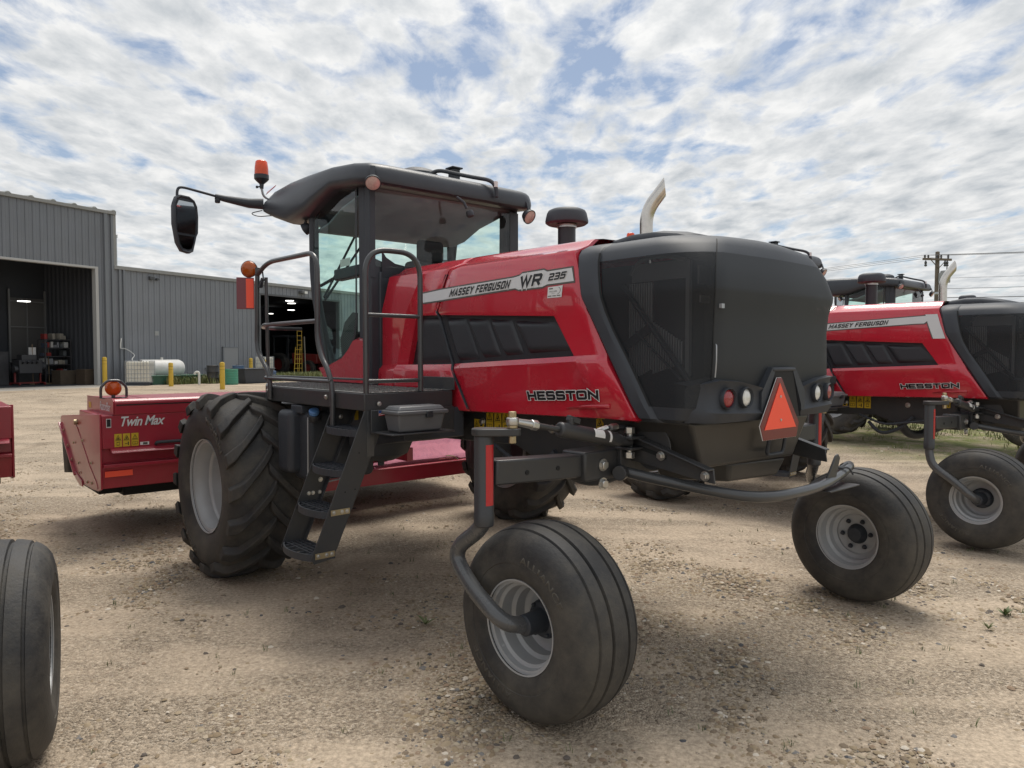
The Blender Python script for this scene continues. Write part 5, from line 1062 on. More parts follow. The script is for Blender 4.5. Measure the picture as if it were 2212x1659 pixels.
def ground_mat():
    mt = bpy.data.materials.new('gravel_yard'); mt.use_nodes = True; t = mt.node_tree; b = t.nodes['Principled BSDF']; b.inputs['Roughness'].default_value = .95; b.inputs['Specular IOR Level'].default_value = .15
    co = t.nodes.new('ShaderNodeTexCoord')
    def nz(sc, d=6, r=.6, dist=0.0):
        n = t.nodes.new('ShaderNodeTexNoise'); n.inputs['Scale'].default_value = sc; n.inputs['Detail'].default_value = d; n.inputs['Roughness'].default_value = r; n.inputs['Distortion'].default_value = dist
        t.links.new(co.outputs['Object'], n.inputs['Vector']); return n.outputs['Fac']
    def rng_(f, a, c, lo=0., hi=1.):
        r = t.nodes.new('ShaderNodeMapRange'); t.links.new(f, r.inputs[0]); r.inputs[1].default_value = a; r.inputs[2].default_value = c; r.inputs[3].default_value = lo; r.inputs[4].default_value = hi; return r.outputs[0]
    def mx(f, A, B, bt='MIX'):
        n = t.nodes.new('ShaderNodeMix'); n.data_type = 'RGBA'; n.blend_type = bt
        if isinstance(f, float): n.inputs[0].default_value = f
        else: t.links.new(f, n.inputs[0])
        for i, v in ((6, A), (7, B)):
            if isinstance(v, tuple): n.inputs[i].default_value = (*v, 1)
            else: t.links.new(v, n.inputs[i])
        return n.outputs[2]
    sand = mx(rng_(nz(1.1, 6), .35, .65), (.47, .383, .290), (.385, .312, .235))
    vor = t.nodes.new('ShaderNodeTexVoronoi'); vor.inputs['Scale'].default_value = 75; vor.inputs['Randomness'].default_value = 1; t.links.new(co.outputs['Object'], vor.inputs['Vector'])
    vor2 = t.nodes.new('ShaderNodeTexVoronoi'); vor2.inputs['Scale'].default_value = 34; t.links.new(co.outputs['Object'], vor2.inputs['Vector'])
    cr = t.nodes.new('ShaderNodeValToRGB'); sepc = t.nodes.new('ShaderNodeSeparateColor'); t.links.new(vor.outputs['Color'], sepc.inputs[0]); t.links.new(sepc.outputs[0], cr.inputs[0])
    e = cr.color_ramp.elements; e[0].position = 0; e[0].color = (.16, .125, .095, 1); e[1].position = 1; e[1].color = (.58, .50, .40, 1)
    for p_, c_ in ((.3, (.31, .255, .195)), (.6, (.41, .335, .25)), (.85, (.46, .39, .305))): q = e.new(p_); q.color = (*c_, 1)
    tmp = t.nodes.new('ShaderNodeMapping'); tmp.inputs['Rotation'].default_value = (0, 0, R(-131)); tmp.inputs['Scale'].default_value = (.22, 1.9, 1); t.links.new(co.outputs['Object'], tmp.inputs[0])
    tn = t.nodes.new('ShaderNodeTexNoise'); tn.inputs['Scale'].default_value = 1.0; tn.inputs['Detail'].default_value = 5; t.links.new(tmp.outputs[0], tn.inputs['Vector'])
    gsum = t.nodes.new('ShaderNodeMath'); gsum.operation = 'ADD'; gq = t.nodes.new('ShaderNodeMath'); gq.operation = 'MULTIPLY'; t.links.new(tn.outputs['Fac'], gq.inputs[0]); gq.inputs[1].default_value = .5; gr_ = t.nodes.new('ShaderNodeMath'); gr_.operation = 'MULTIPLY'; t.links.new(nz(.75, 8, .68, .5), gr_.inputs[0]); gr_.inputs[1].default_value = .5; t.links.new(gq.outputs[0], gsum.inputs[0]); t.links.new(gr_.outputs[0], gsum.inputs[1])
    grav = rng_(gsum.outputs[0], .44, .545)
    c1 = mx(grav, mx(.12, sand, cr.outputs[0]), mx(.7, sand, cr.outputs[0]))
    fine = rng_(nz(38, 4, .75), .3, .7, .62, 1.32)
    c2 = mx(1.0, c1, fine, 'MULTIPLY')
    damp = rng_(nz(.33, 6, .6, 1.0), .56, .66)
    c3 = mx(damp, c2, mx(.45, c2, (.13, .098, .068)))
    # sparse green: far yard edge turns to grass on the right
    geo = t.nodes.new('ShaderNodeSeparateXYZ'); t.links.new(co.outputs['Object'], geo.inputs[0])
    ga = t.nodes.new('ShaderNodeMath'); ga.operation = 'MULTIPLY_ADD'; t.links.new(geo.outputs[1], ga.inputs[0]); ga.inputs[1].default_value = .35; t.links.new(geo.outputs[0], ga.inputs[2])
    gf = rng_(ga.outputs[0], 11.0, 13.5); gn = rng_(nz(1.6, 5, .7), .34, .56)
    gm = t.nodes.new('ShaderNodeMath'); gm.operation = 'MULTIPLY'; t.links.new(gf, gm.inputs[0]); t.links.new(gn, gm.inputs[1])
    c4 = mx(gm.outputs[0], c3, mx(rng_(nz(9, 4), .3, .7), (.10, .14, .04), (.22, .21, .09)))
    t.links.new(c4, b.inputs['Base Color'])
    h = t.nodes.new('ShaderNodeMath'); h.operation = 'ADD'; t.links.new(rng_(vor.outputs['Distance'], 0, .7, 1, 0), h.inputs[0]); t.links.new(nz(14, 6, .7), h.inputs[1])
    h2 = t.nodes.new('ShaderNodeMath'); h2.operation = 'MULTIPLY_ADD'; t.links.new(rng_(vor2.outputs['Distance'], 0, .7, 1, 0), h2.inputs[0]); h2.inputs[1].default_value = .8; t.links.new(h.outputs[0], h2.inputs[2])
    bp = t.nodes.new('ShaderNodeBump'); bp.inputs['Strength'].default_value = .9; bp.inputs['Distance'].default_value = .012; bst = rng_(grav, 0, 1, .25, .95); t.links.new(bst, bp.inputs['Strength']); t.links.new(h2.outputs[0], bp.inputs['Height']); t.links.new(bp.outputs[0], b.inputs['Normal'])
    return mt
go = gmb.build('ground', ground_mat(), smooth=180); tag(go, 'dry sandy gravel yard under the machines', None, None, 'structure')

# loose stones, denser in drifts
def np_mesh(name, verts, faces_flat, nper, mat, smooth=True):
    me = bpy.data.meshes.new(name); nv = len(verts); nf = len(faces_flat) // nper
    me.vertices.add(nv); me.vertices.foreach_set('co', verts.astype(np.float32).ravel())
    me.loops.add(nf * nper); me.loops.foreach_set('vertex_index', faces_flat.astype(np.int32))
    me.polygons.add(nf); me.polygons.foreach_set('loop_start', np.arange(0, nf * nper, nper, dtype=np.int32)); me.polygons.foreach_set('loop_total', np.full(nf, nper, dtype=np.int32))
    me.polygons.foreach_set('use_smooth', np.full(nf, smooth)); me.update(calc_edges=True); me.materials.append(mat)
    o = bpy.data.objects.new(name, me); COL.objects.link(o); return o
def stone_mat():
    mt = bpy.data.materials.new('stones'); mt.use_nodes = True; t = mt.node_tree; b = t.nodes['Principled BSDF']; b.inputs['Roughness'].default_value = .85; b.inputs['Specular IOR Level'].default_value = .25
    g = t.nodes.new('ShaderNodeNewGeometry'); r = t.nodes.new('ShaderNodeValToRGB'); t.links.new(g.outputs['Random Per Island'], r.inputs[0]); r.color_ramp.interpolation = 'CONSTANT'
    e = r.color_ramp.elements; e[0].color = (.25, .19, .125, 1); e[0].position = 0; e[1].position = .96; e[1].color = (.56, .50, .42, 1)
    for p_, c_ in ((.16, (.30, .235, .155)), (.32, (.34, .27, .185)), (.46, (.20, .155, .11)), (.56, (.36, .30, .215)), (.68, (.27, .195, .135)), (.76, (.13, .11, .095)), (.82, (.42, .35, .26)), (.90, (.19, .18, .17)), (.93, (.085, .085, .09))):
        q = e.new(p_); q.color = (*c_, 1)
    t.links.new(r.outputs[0], b.inputs['Base Color']); return mt
def vnoise(x, y, s, seed):
    r_ = np.random.default_rng(seed); T = r_.random((64, 64)); x = x / s + 32; y = y / s + 32; i = np.floor(x).astype(int) % 64; j = np.floor(y).astype(int) % 64; u = x - np.floor(x); v = y - np.floor(y); u = u * u * (3 - 2 * u); v = v * v * (3 - 2 * v)
    i2 = (i + 1) % 64; j2 = (j + 1) % 64
    return T[i, j] * (1 - u) * (1 - v) + T[i2, j] * u * (1 - v) + T[i, j2] * (1 - u) * v + T[i2, j2] * u * v
oct_v = np.array([(1, 0, 0), (.6, .75, .05), (-.1, 1, 0), (-.85, .55, 0), (-.95, -.3, .05), (-.2, -.95, 0), (.7, -.65, 0), (.45, .35, .72), (-.4, .4, .78), (-.3, -.45, .70), (.45, -.3, .8)], float)
oct_f = np.array([(0, 1, 7), (1, 2, 8), (1, 8, 7), (2, 3, 8), (3, 4, 9), (3, 9, 8), (4, 5, 9), (5, 6, 10), (5, 10, 9), (6, 0, 10), (0, 7, 10), (7, 8, 9), (7, 9, 10)])
def scatter_stones(n, ymin, ymax, smin, smax, seed, pw=1.0):
    r_ = np.random.default_rng(seed)
    y = ymin + (ymax - ymin) * r_.random(n * 4) ** pw; x = (r_.random(n * 4) - .5) * 2 * (y * .74 + .6)
    d = .55 * vnoise(x, y, 1.3, 3) + .45 * vnoise(x, y, .35, 5); keep = r_.random(n * 4) < np.clip((d - .42) * 4.0, .035, 1.0)
    x = x[keep][:n]; y = y[keep][:n]; n = len(x)
    sz = smin * (smax / smin) ** (r_.random(n) ** 2.4); an = r_.random(n) * 6.283; el = .6 + .8 * r_.random(n); fl = .35 + .4 * r_.random(n)
    z = np.array([gz(a, b) + rough_(a, b) - .004 for a, b in zip(x, y)])
    P = oct_v[None] * (1 + .28 * (r_.random((n, 11, 3)) - .5)); P[:, :, 0] *= sz[:, None]; P[:, :, 1] *= (sz * el)[:, None]; P[:, :, 2] *= (sz * fl)[:, None]
    c, s = np.cos(an)[:, None], np.sin(an)[:, None]; X = P[:, :, 0] * c - P[:, :, 1] * s; Y = P[:, :, 0] * s + P[:, :, 1] * c
    vv = np.stack([X + x[:, None], Y + y[:, None], P[:, :, 2] + (z - sz * fl * .12)[:, None]], -1).reshape(-1, 3)
    ff = (oct_f[None] + (np.arange(n) * 11)[:, None, None]).reshape(-1); return vv, ff
va, fa = scatter_stones(42000, 1.9, 6.4, .0035, .021, 11, 1.25); vb, fb_ = scatter_stones(24000, 5.0, 15.0, .006, .024, 12, 1.5); vc, fc = scatter_stones(5000, 14, 30, .013, .035, 13, 1.2)
allv = np.concatenate([va, vb, vc]); allf = np.concatenate([fa, fb_ + len(va), fc + len(va) + len(vb)])
so_ = np_mesh('loose_gravel', allv, allf, 3, stone_mat()); tag(so_, 'loose pebbles strewn over the sandy yard', None, None, 'stuff')

# grass and weeds
grass_m = pmat('grass_blade', (.085, .135, .032), .7, var=.5, vscale=1.5, col2=(.20, .19, .075)); weed_m = pmat('weed_leaf', (.075, .12, .04), .6, var=.4, vscale=8, col2=(.13, .15, .06)); flower_m = pmat('flower_white', (.62, .60, .50), .7)
def blades(pts, hmin, hmax, wd, seed, per=7, spread=.05):
    r_ = np.random.default_rng(seed); vv = []; ff = []
    for (x, y) in pts:
        for k in range(per):
            a = r_.random() * 6.283; bx_, by_ = x + (r_.random() - .5) * spread * 2, y + (r_.random() - .5) * spread * 2; h = hmin + (hmax - hmin) * r_.random(); ln = h * (.2 + .6 * r_.random()); z = gz(bx_, by_) - .006
            dx, dy = math.cos(a), math.sin(a); px2, py2 = -dy * wd, dx * wd; o = len(vv)
            vv += [(bx_ - px2, by_ - py2, z), (bx_ + px2, by_ + py2, z), (bx_ + dx * ln * .4 + px2 * .7, by_ + dy * ln * .4 + py2 * .7, z + h * .65), (bx_ + dx * ln * .4 - px2 * .7, by_ + dy * ln * .4 - py2 * .7, z + h * .65), (bx_ + dx * ln, by_ + dy * ln, z + h)]
            ff += [(o, o + 1, o + 2, o + 3), (o + 3, o + 2, o + 4)]
    return vv, ff
r_ = np.random.default_rng(5); pts = []
while len(pts) < 5200:
    x = 5 + 50 * r_.random() ** 1.3; y = 12 + 36 * r_.random() ** 1.2
    if x + .35 * y > 12.2 + 2.5 * r_.random() and r_.random() < .3 + .7 * (math.sin(x * .9) * math.sin(y * .7) > -.2): pts.append((x, y))
vv, ff = blades(pts, .05, .16, .009, 6, 9, .22); gr = MB().add(vv, ff).build('grass', grass_m, smooth=180); tag(gr, 'rough green grass growing along the right edge of the yard', None, None, 'stuff')
pts = []
for k in range(900):
    s_ = 1.2 + 13.5 * r_.random(); q = BC + BU * s_ - BN * (.2 + 2.4 * r_.random() ** .8 + (s_ > 3) * 1.2 * r_.random()); pts.append((q.x, q.y))
vv, ff = blades(pts, .12, .50, .017, 8, 16, .20); wg = MB().add(vv, ff).build('weeds', grass_m, smooth=180); tag(wg, 'tall weeds and grass along the foot of the metal building', None, None, 'stuff')
vv = []
fw = MB()
for k in range(60):
    s_ = 5.5 + 2.5 * r_.random() if k < 40 else 1.5 + 2 * r_.random(); q = BC + BU * s_ - BN * (1.0 + 1.6 * r_.random()); fw.lathe([(.0, 0), (.03, .01), (0, .02)], (q.x, q.y, gz(q.x, q.y) + .2 + .25 * r_.random()), (r_.random() - .5, r_.random() - .5, 1), 6)
tag(fw.build('wild_flowers', flower_m), 'small pale flowers among the weeds by the building', None, None, 'stuff')
pts = []
for k in range(150):
    y = 3.0 + 7 * r_.random(); x = (r_.random() - .5) * 1.3 * y + (.8 if k % 3 else 1.8) * (k % 2)
    pts.append((x, y))
vv, ff = blades(pts, .012, .05, .0022, 9, 6, .02); tag(MB().add(vv, ff).build('seedlings', weed_m, smooth=180), 'tiny green weeds sprouting through the gravel', None, None, 'stuff')
def leafy(x, y, n, ln, seed, label):
    q = np.random.default_rng(seed); mb = MB(); z0 = gz(x, y) - .004
    for k in range(n):
        a = 6.283 * k / n + q.random() * .8; L2 = ln * (.6 + .5 * q.random()); up = .4 + 1.2 * q.random(); d = Vector((math.cos(a), math.sin(a), 0)); sd = Vector((-d.y, d.x, 0)); prev = None; Gl = []
        for i in range(5):
            t = i / 4; p = Vector((x, y, z0)) + d * (L2 * t * .75) + Vector((0, 0, L2 * up * (t - .45 * t * t))); wd = L2 * .11 * math.sin(min(1, t * 1.05 + .12) * 3.0)
            Gl.append([p - sd * wd, p + Vector((0, 0, -wd * .3)), p + sd * wd])
        mb.grid(Gl)
    return tag(mb.build('weed', weed_m, smooth=180), label, 'weed', 'leafy weeds in the gravel')
leafy(-.58, 4.88, 7, .10, 1, 'leafy green weed on bare sand between ladder and front caster wheel')
leafy(3.43, 5.05, 12, .09, 2, 'bushy weed clump in the gravel right of the rear caster wheel')
leafy(3.15, 4.80, 8, .08, 3, 'low weed in the gravel just nearer than the bushy clump')

# ================================================================== workshop
BYAW = math.atan2(BU.y, BU.x)
def wall_mat(name, c):
    mt = pmat(name, c, .5, metal=.15, dirt=.16, dirtcol=(.16, .15, .135), dscale=.8, var=.10, vscale=.6); return mt
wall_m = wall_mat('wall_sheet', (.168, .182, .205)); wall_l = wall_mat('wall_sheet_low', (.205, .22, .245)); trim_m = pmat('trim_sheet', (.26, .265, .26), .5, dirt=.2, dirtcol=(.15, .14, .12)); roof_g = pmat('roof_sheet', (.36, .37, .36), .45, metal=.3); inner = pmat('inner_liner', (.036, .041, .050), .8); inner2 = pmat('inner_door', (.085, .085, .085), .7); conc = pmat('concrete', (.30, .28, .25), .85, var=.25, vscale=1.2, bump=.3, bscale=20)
BD = thing('workshop_building', 'grey metal clad workshop with a tall bay and a lower wing, big doors open', 'building', tuple(BC), BYAW)
def ribbed(mb, s0, s1, z0, z1, y=0.0, pitch=.305):      # sheet with standing ribs, faces -y
    n = max(1, int(round((s1 - s0) / pitch))); xs2 = []
    for k in range(n):
        a = s0 + (s1 - s0) * k / n; p_ = (s1 - s0) / n
        xs2 += [(a, y), (a + p_ * .36, y), (a + p_ * .42, y - .012), (a + p_ * .46, y - .012), (a + p_ * .52, y), (a + p_ * .86, y), (a + p_ * .90, y - .032), (a + p_ * .96, y - .032)]
    xs2.append((s1, y)); mb.grid([[(x, yy, z0) for x, yy in xs2], [(x, yy, z1) for x, yy in xs2]])
HT, HL = 8.16, 5.62
wt = MB(); ribbed(wt, -30, -10.8, 0, HT); ribbed(wt, -10.8, -.72, 5.42, HT); ribbed(wt, -.72, .10, 0, HT)
wto = wt.build('tall_wall', wall_m, BD, smooth=20)
wl_ = MB(); ribbed(wl_, .12, 8.95, 0, HL, .03); ribbed(wl_, 8.95, 15.55, 4.90, HL, .03); ribbed(wl_, 15.55, 42, 0, HL, .03); wlo = wl_.build('low_wall', wall_l, BD, smooth=20)
sw2 = MB(); sw2.add([(.10, 0, 0), (.10, 18, 0), (.10, 18, HT + 1.5), (.10, 0, HT)], [(0, 1, 2, 3)]); sw2.build('return_wall', wall_m, BD)
tr2 = MB(); tr2.bb(.06, .24, -.05, .04, 5.56, HT); tr2.bb(-30, .22, -.12, .02, HT - .13, HT + .02); tr2.bb(.10, 42, -.08, .05, HL - .14, HL + .03)
tr2.build('roof_trim', trim_m, BD, bevel=.01)
co_ = MB(); co_.bb(-.02, .10, -.06, -.035, 0, HT - .13); co_.bb(-.36, -.20, -.10, -.035, 0, HT - .13); co_.bb(.34, .46, -.06, .02, 0, HL - .14); co_.bb(.55, .66, -.07, .02, .0, HL - .14); co_.build('downpipe', pmat('pipe_grey', (.17, .185, .205), .5), BD, bevel=.01)
fr2 = MB(); fr2.bb(-.80, -.66, -.045, .25, 0, 5.42); fr2.bb(-10.9, -.66, -.045, .25, 5.40, 5.50); fr2.build('door_frame', pmat('frame_pale', (.42, .42, .41), .5), BD, bevel=.01)
fr3 = MB(); fr3.bb(8.88, 8.97, -.02, .25, 0, 4.92); fr3.bb(15.53, 15.62, -.02, .25, 0, 4.92); fr3.bb(8.88, 15.62, -.02, .25, 4.90, 5.0); fr3.build('wing_door_frame', pmat('frame_dark', (.09, .095, .105), .5), BD)
rf_ = MB()
rf_.add([(-30, -.10, HT + .02), (.24, -.10, HT + .02), (.24, 18, HT + 1.5), (-30, 18, HT + 1.5)], [(0, 1, 2, 3)])
for k in range(26): x = .1 - k * .92; rf_.prism([(x - .12, -.13, HT + .02), (x - .04, -.13, HT + .085), (x + .04, -.13, HT + .085), (x + .12, -.13, HT + .02)], (0, 18, 1.48))
rf_.build('tall_roof', roof_g, BD)
rl = MB(); rl.add([(.1, -.05, HL + .035), (42, -.05, HL + .035), (42, 18, HL + .5), (.1, 18, HL + .5)], [(0, 1, 2, 3)]); rl.lathe([(.22, 0), (.22, .12), (.12, .24), (0, .27)], (13.2, 2.5, HL + .05), (0, 0, 1), 20); rl.build('low_roof', roof_g, BD)
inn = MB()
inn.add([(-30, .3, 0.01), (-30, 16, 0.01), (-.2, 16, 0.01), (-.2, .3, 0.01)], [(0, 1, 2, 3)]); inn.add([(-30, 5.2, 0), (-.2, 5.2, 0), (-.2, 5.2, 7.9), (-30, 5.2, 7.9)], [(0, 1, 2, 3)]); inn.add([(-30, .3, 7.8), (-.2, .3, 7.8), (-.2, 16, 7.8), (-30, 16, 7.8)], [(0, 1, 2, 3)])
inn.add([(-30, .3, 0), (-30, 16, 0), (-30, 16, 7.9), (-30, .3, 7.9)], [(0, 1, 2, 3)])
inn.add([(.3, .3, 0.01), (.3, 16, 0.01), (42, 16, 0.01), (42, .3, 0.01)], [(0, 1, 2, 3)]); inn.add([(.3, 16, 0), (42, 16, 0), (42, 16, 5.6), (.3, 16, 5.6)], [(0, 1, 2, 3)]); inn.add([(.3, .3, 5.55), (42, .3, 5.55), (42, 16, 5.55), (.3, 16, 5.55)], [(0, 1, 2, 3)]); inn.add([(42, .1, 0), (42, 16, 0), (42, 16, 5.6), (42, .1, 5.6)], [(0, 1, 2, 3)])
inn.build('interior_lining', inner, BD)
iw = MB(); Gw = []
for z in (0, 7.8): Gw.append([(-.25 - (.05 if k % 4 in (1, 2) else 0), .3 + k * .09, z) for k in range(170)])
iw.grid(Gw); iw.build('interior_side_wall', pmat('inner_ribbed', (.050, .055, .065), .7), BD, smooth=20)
idr = MB(); idr.bb(-1.95, -.34, 5.08, 5.15, 1.2, 4.2)
ido = idr.build('interior_door', inner2, BD)
idf = MB(); idf.bb(-2.03, -1.95, 5.02, 5.1, 0, 4.6); idf.bb(-.36, -.28, 5.02, 5.1, 0, 4.6); idf.bb(-2.0, -.3, 5.02, 5.08, 4.0, 4.06); idf.bb(-2.0, -.3, 5.02, 5.08, 2.75, 2.81); idf.bb(-1.2, -1.16, 5.02, 5.08, 1.2, 4.2); idf.build('interior_door_frame', pmat('inner_frame', (.16, .165, .17), .6), ido)
md_ = MB().bb(6.31, 7.29, -.06, .10, .0, 1.80); mdo = md_.build('entrance_door', pmat('door_grey', (.25, .26, .275), .5), BD, bevel=.005)
mf = MB(); mf.bb(6.25, 6.31, -.08, .1, 0, 1.86); mf.bb(7.29, 7.35, -.08, .1, 0, 1.86); mf.bb(6.25, 7.35, -.08, .1, 1.80, 1.86); mf.lathe([(.035, 0), (.035, .06)], (7.17, -.06, .85), (0, -1, 0), 12); mf.build('door_trim', wall_m, mdo)
for (x, z, a, b_) in ((2.02, 5.22, .12, .08), (2.35, 5.19, .07, .05)): MB().bb(x - a, x + a, -.16, .0, z - b_, z + b_).build('wall_fitting', pmat('fit' + str(a), (.06, .065, .07), .5), BD, bevel=.01)
MB().bb(2.21, 2.41, -.02, .03, 2.38, 2.60).build('wall_patch', pmat('patch', (.33, .34, .34), .6), BD)
MB().bb(5.15, 5.27, -.10, .03, .62, .75).build('wall_socket', galv, BD, bevel=.01)
fl4 = MB(); fl4.bb(12.0, 12.45, -.30, .03, 5.18, 5.36); flo4 = fl4.build('flood_lamp', pmat('lamp_grey', (.12, .125, .13), .5), BD, bevel=.02); MB().bb(12.18, 12.42, -.32, -.30, 5.19, 5.33).build('lamp_glass', lens_w, flo4)
cp = MB().cyl((.47, .36, HL - .1), (.47, .36, 7.05), .06, 16); cp.lathe([(.10, 7.05), (.10, 7.09), (.05, 7.12)], (.47, .36, 0), (0, 0, 1), 16); cp.lathe([(.09, 7.14), (.11, 7.16), (.07, 7.22)], (.47, .36, 0), (0, 0, 1), 16); cp.bar((.09, .36, 6.55), (.47, .36, 6.55), .03, .03); cp.build('flue_pipe', galv, BD)
for (x, y, z) in ((-5.9, 11.8, 5.2), (-5.6, 11.8, 5.2)): pass
cl_ = [(-1.95, 4.0, 3.97), (-1.75, 4.0, 3.97)]
for u_, v_ in ((624.5, 650), (630, 650), (629, 655.6), (634, 655.6), (628, 670), (632.5, 670), (587, 677.7)):
    dp_ = (4.95 + .43 - 1.8) * 1589 / (768 - v_); q = Vector(((u_ - 1106) / 1589 * dp_, dp_, 0)) - BC; cl_.append((q.x * BU.x + q.y * BU.y, q.x * BN.x + q.y * BN.y, 4.95))
for c_ in cl_:
    lo_ = MB().box(c_, (.26, .26, .04)); lo_.build('ceiling_lamp', ceil_e, BD)
ap = MB(); ap.grid([[(x, y, .004 - (0.10 if y < -2.5 else 0)) for x in (-30, -20, -10, -4, -.2, .9)] for y in (-2.9, -2.3, -1.2, .3)]); ap_w = ap.build('concrete_apron', conc); ap_w.location = BC; ap_w.rotation_euler = (0, 0, BYAW); tag(ap_w, 'pale concrete apron in front of the tall bay', None, None, 'structure')
def bw_(s_, d, z=0.0): q = BC + BU * s_ + BN * d; return Vector((q.x, q.y, BC.z + z))
def at(s_, d): q = BC + BU * s_ + BN * d; return (q.x, q.y, gz(q.x, q.y))
# bollards
by_m = pmat('bollard_yellow', (.55, .36, .03), .5, dirt=.25, dirtcol=(.3, .2, .06)); bl_m = pmat('bollard_line', (.12, .08, .02), .6)
def px_at(u, depth): return ((u - 1106) / 1589 * depth, depth)
for u, dp_, h_, lab in ((226, 33.2, 1.32, 'yellow bollard at the right jamb of the tall bay'), (369, 33.0, 1.07, 'yellow bollard in front of the white cylindrical tank'), (480, 30.0, 1.12, 'yellow bollard left of the green drum'), (542, 40.0, 1.25, 'yellow bollard beside the white tote near the wing door'), (572, 41.0, 1.15, 'yellow bollard seen through the guard rail at the wing door')):
    x, y = px_at(u, dp_); t_ = thing('bollard', lab, 'bollard', (x, y, gz(x, y) - .02), 0, 'yellow bollards along the building')
    MB().lathe([(.098, 0), (.098, h_ - .03), (.08, h_), (.03, h_ + .015), (0, h_ + .017)], (0, 0, 0), (0, 0, 1), 20).build('post', by_m, t_); b2_ = MB(); b2_.lathe([(.0995, h_ - .16), (.0995, h_ - .145)], (0, 0, 0), (0, 0, 1), 20, caps=False); b2_.lathe([(.0995, h_ - .30), (.0995, h_ - .29)], (0, 0, 0), (0, 0, 1), 20, caps=False); b2_.build('band', bl_m, t_)
# IBC totes
tote_m = pmat('tote_plastic', (.62, .60, .52), .45, var=.2, vscale=2); 
def tote(loc, rz, label, level):
    t_ = thing('ibc_tote', label, 'tote', loc, rz, 'caged white totes')
    MB().bb(-.50, .50, -.42, .42, .14, 1.10).build('bottle', tote_m, t_, bevel=.06, seg=3)
    c_ = MB()
    for z in np.linspace(.16, 1.13, 6):
        c_.tube([(-.52, -.44, z), (.52, -.44, z), (.52, .44, z), (-.52, .44, z), (-.52, -.44, z)], .010, 6)
    for k in range(9):
        x = -.52 + 1.04 * k / 8; c_.cyl((x, -.45, .12), (x, -.45, 1.14), .010, 6); c_.cyl((x, .45, .12), (x, .45, 1.14), .010, 6)
    for k in range(7):
        y = -.44 + .88 * k / 6; c_.cyl((-.53, y, .12), (-.53, y, 1.14), .010, 6); c_.cyl((.53, y, .12), (.53, y, 1.14), .010, 6)
    c_.build('cage', galv, t_)
    p_ = MB()
    for y in (-.42, 0, .42): p_.bb(-.5, .5, y - .05, y + .05, .0, .10)
    p_.bb(-.52, .52, -.46, .46, .10, .13); p_.build('pallet', blk, t_); MB().lathe([(.09, 1.10), (.09, 1.15), (.07, 1.16), (0, 1.16)], (0, 0, 0), (0, 0, 1), 20).build('lid', dark, t_)
    return t_
x, y = px_at(303, 34.2); tote((x, y, gz(x, y)), R(12), 'caged white tote standing at the corner between tall bay and wing', .6)
x, y = px_at(567, 43.0); tote((x, y, gz(x, y) + .18), R(35), 'caged white tote beside the wing door behind the guard rail', .6)
# white cylindrical tank on its green trough
x, y = px_at(360, 36.2); t_ = thing('storage_tank', 'white cylindrical tank lying on its side against the wing wall', 'tank', (x, y, gz(x, y)), BYAW)
wtm = pmat('tank_white', (.66, .66, .64), .45, dirt=.28, dirtcol=(.25, .2, .14), dscale=3)
MB().lathe([(0, -1.25), (.22, -1.22), (.36, -1.12), (.42, -.98), (.42, .98), (.36, 1.12), (.22, 1.22), (0, 1.25)], (-.35, 0, .76), (1, 0, 0), 36).build('shell', wtm, t_, smooth=60)
st2 = MB(); st2.bb(-.9, -.8, -.3, .3, .2, .5); st2.bb(.2, .3, -.3, .3, .2, .5); st2.cyl((-.25, 0, 1.16), (-.25, 0, 1.26), .05, 10); st2.tube([(-.30, 0, 1.17), (-.30, 0, 1.28), (-.2, 0, 1.28), (-.2, 0, 1.17)], .015, 6); st2.build('cradle', wtm, t_)
x, y = px_at(372, 35.6); tro = thing('trough', 'low green trough under the white tank', 'trough', (x, y, gz(x, y)), BYAW); tg = MB(); tg.hexa([(-1.5, -.3, 0), (1.35, -.3, 0), (1.35, .6, 0), (-1.5, .6, 0)][::-1], [(-1.55, -.38, .42), (1.42, -.38, .42), (1.42, .66, .42), (-1.55, .66, .42)][::-1])
tg.build('basin', pmat('trough_green', (.035, .11, .075), .5, dirt=.2), tro, bevel=.03); tl2 = MB(); tl2.tube([(-1.57, -.40, .42), (1.44, -.40, .42), (1.44, .68, .42), (-1.57, .68, .42), (-1.57, -.40, .42)], .035, 8); tl2.build('rim', MATS['trough_green'], tro)
# standpipe
x, y = px_at(430, 35.0); sp_ = MB().tube([(0, 0, 0), (0, 0, .62), (-.16, 0, .62), (-.20, 0, .50)], .055, 12, rad=.14, n=8); spo = sp_.build('standpipe', pmat('pipe_white', (.62, .62, .58), .5)); spo.location = (x, y, gz(x, y) - .02); spo.rotation_euler = (0, 0, .3); tag(spo, 'white bent standpipe rising from the weeds by the wing wall', 'pipe')
# hose from the wall to the tote
h0 = bw_(.35, -.12, 2.20); ho3 = MB(); p1 = bw_(.30, -.12, 1.72); ho3.tube([h0, bw_(.28, -.16, 1.95), p1], .03, 8); hso = ho3.build('wall_spout', pmat('spout_white', (.6, .6, .58), .5), None); tag(hso, 'short white spout pipe fixed to the corner of the wing wall', 'pipe')
x, y = px_at(285, 34.3); hz = MB().tube([p1, bw_(.55, -.2, 1.70), bw_(.85, -.4, 1.40), Vector((x, y, gz(x, y) + 1.2)), Vector((x + .05, y, gz(x, y) + 1.14))], .022, 8, rad=.3); tag(hz.build('hose', pmat('hose_pale', (.45, .46, .45), .5)), 'pale hose looping from the wall spout down to the white tote', 'hose')
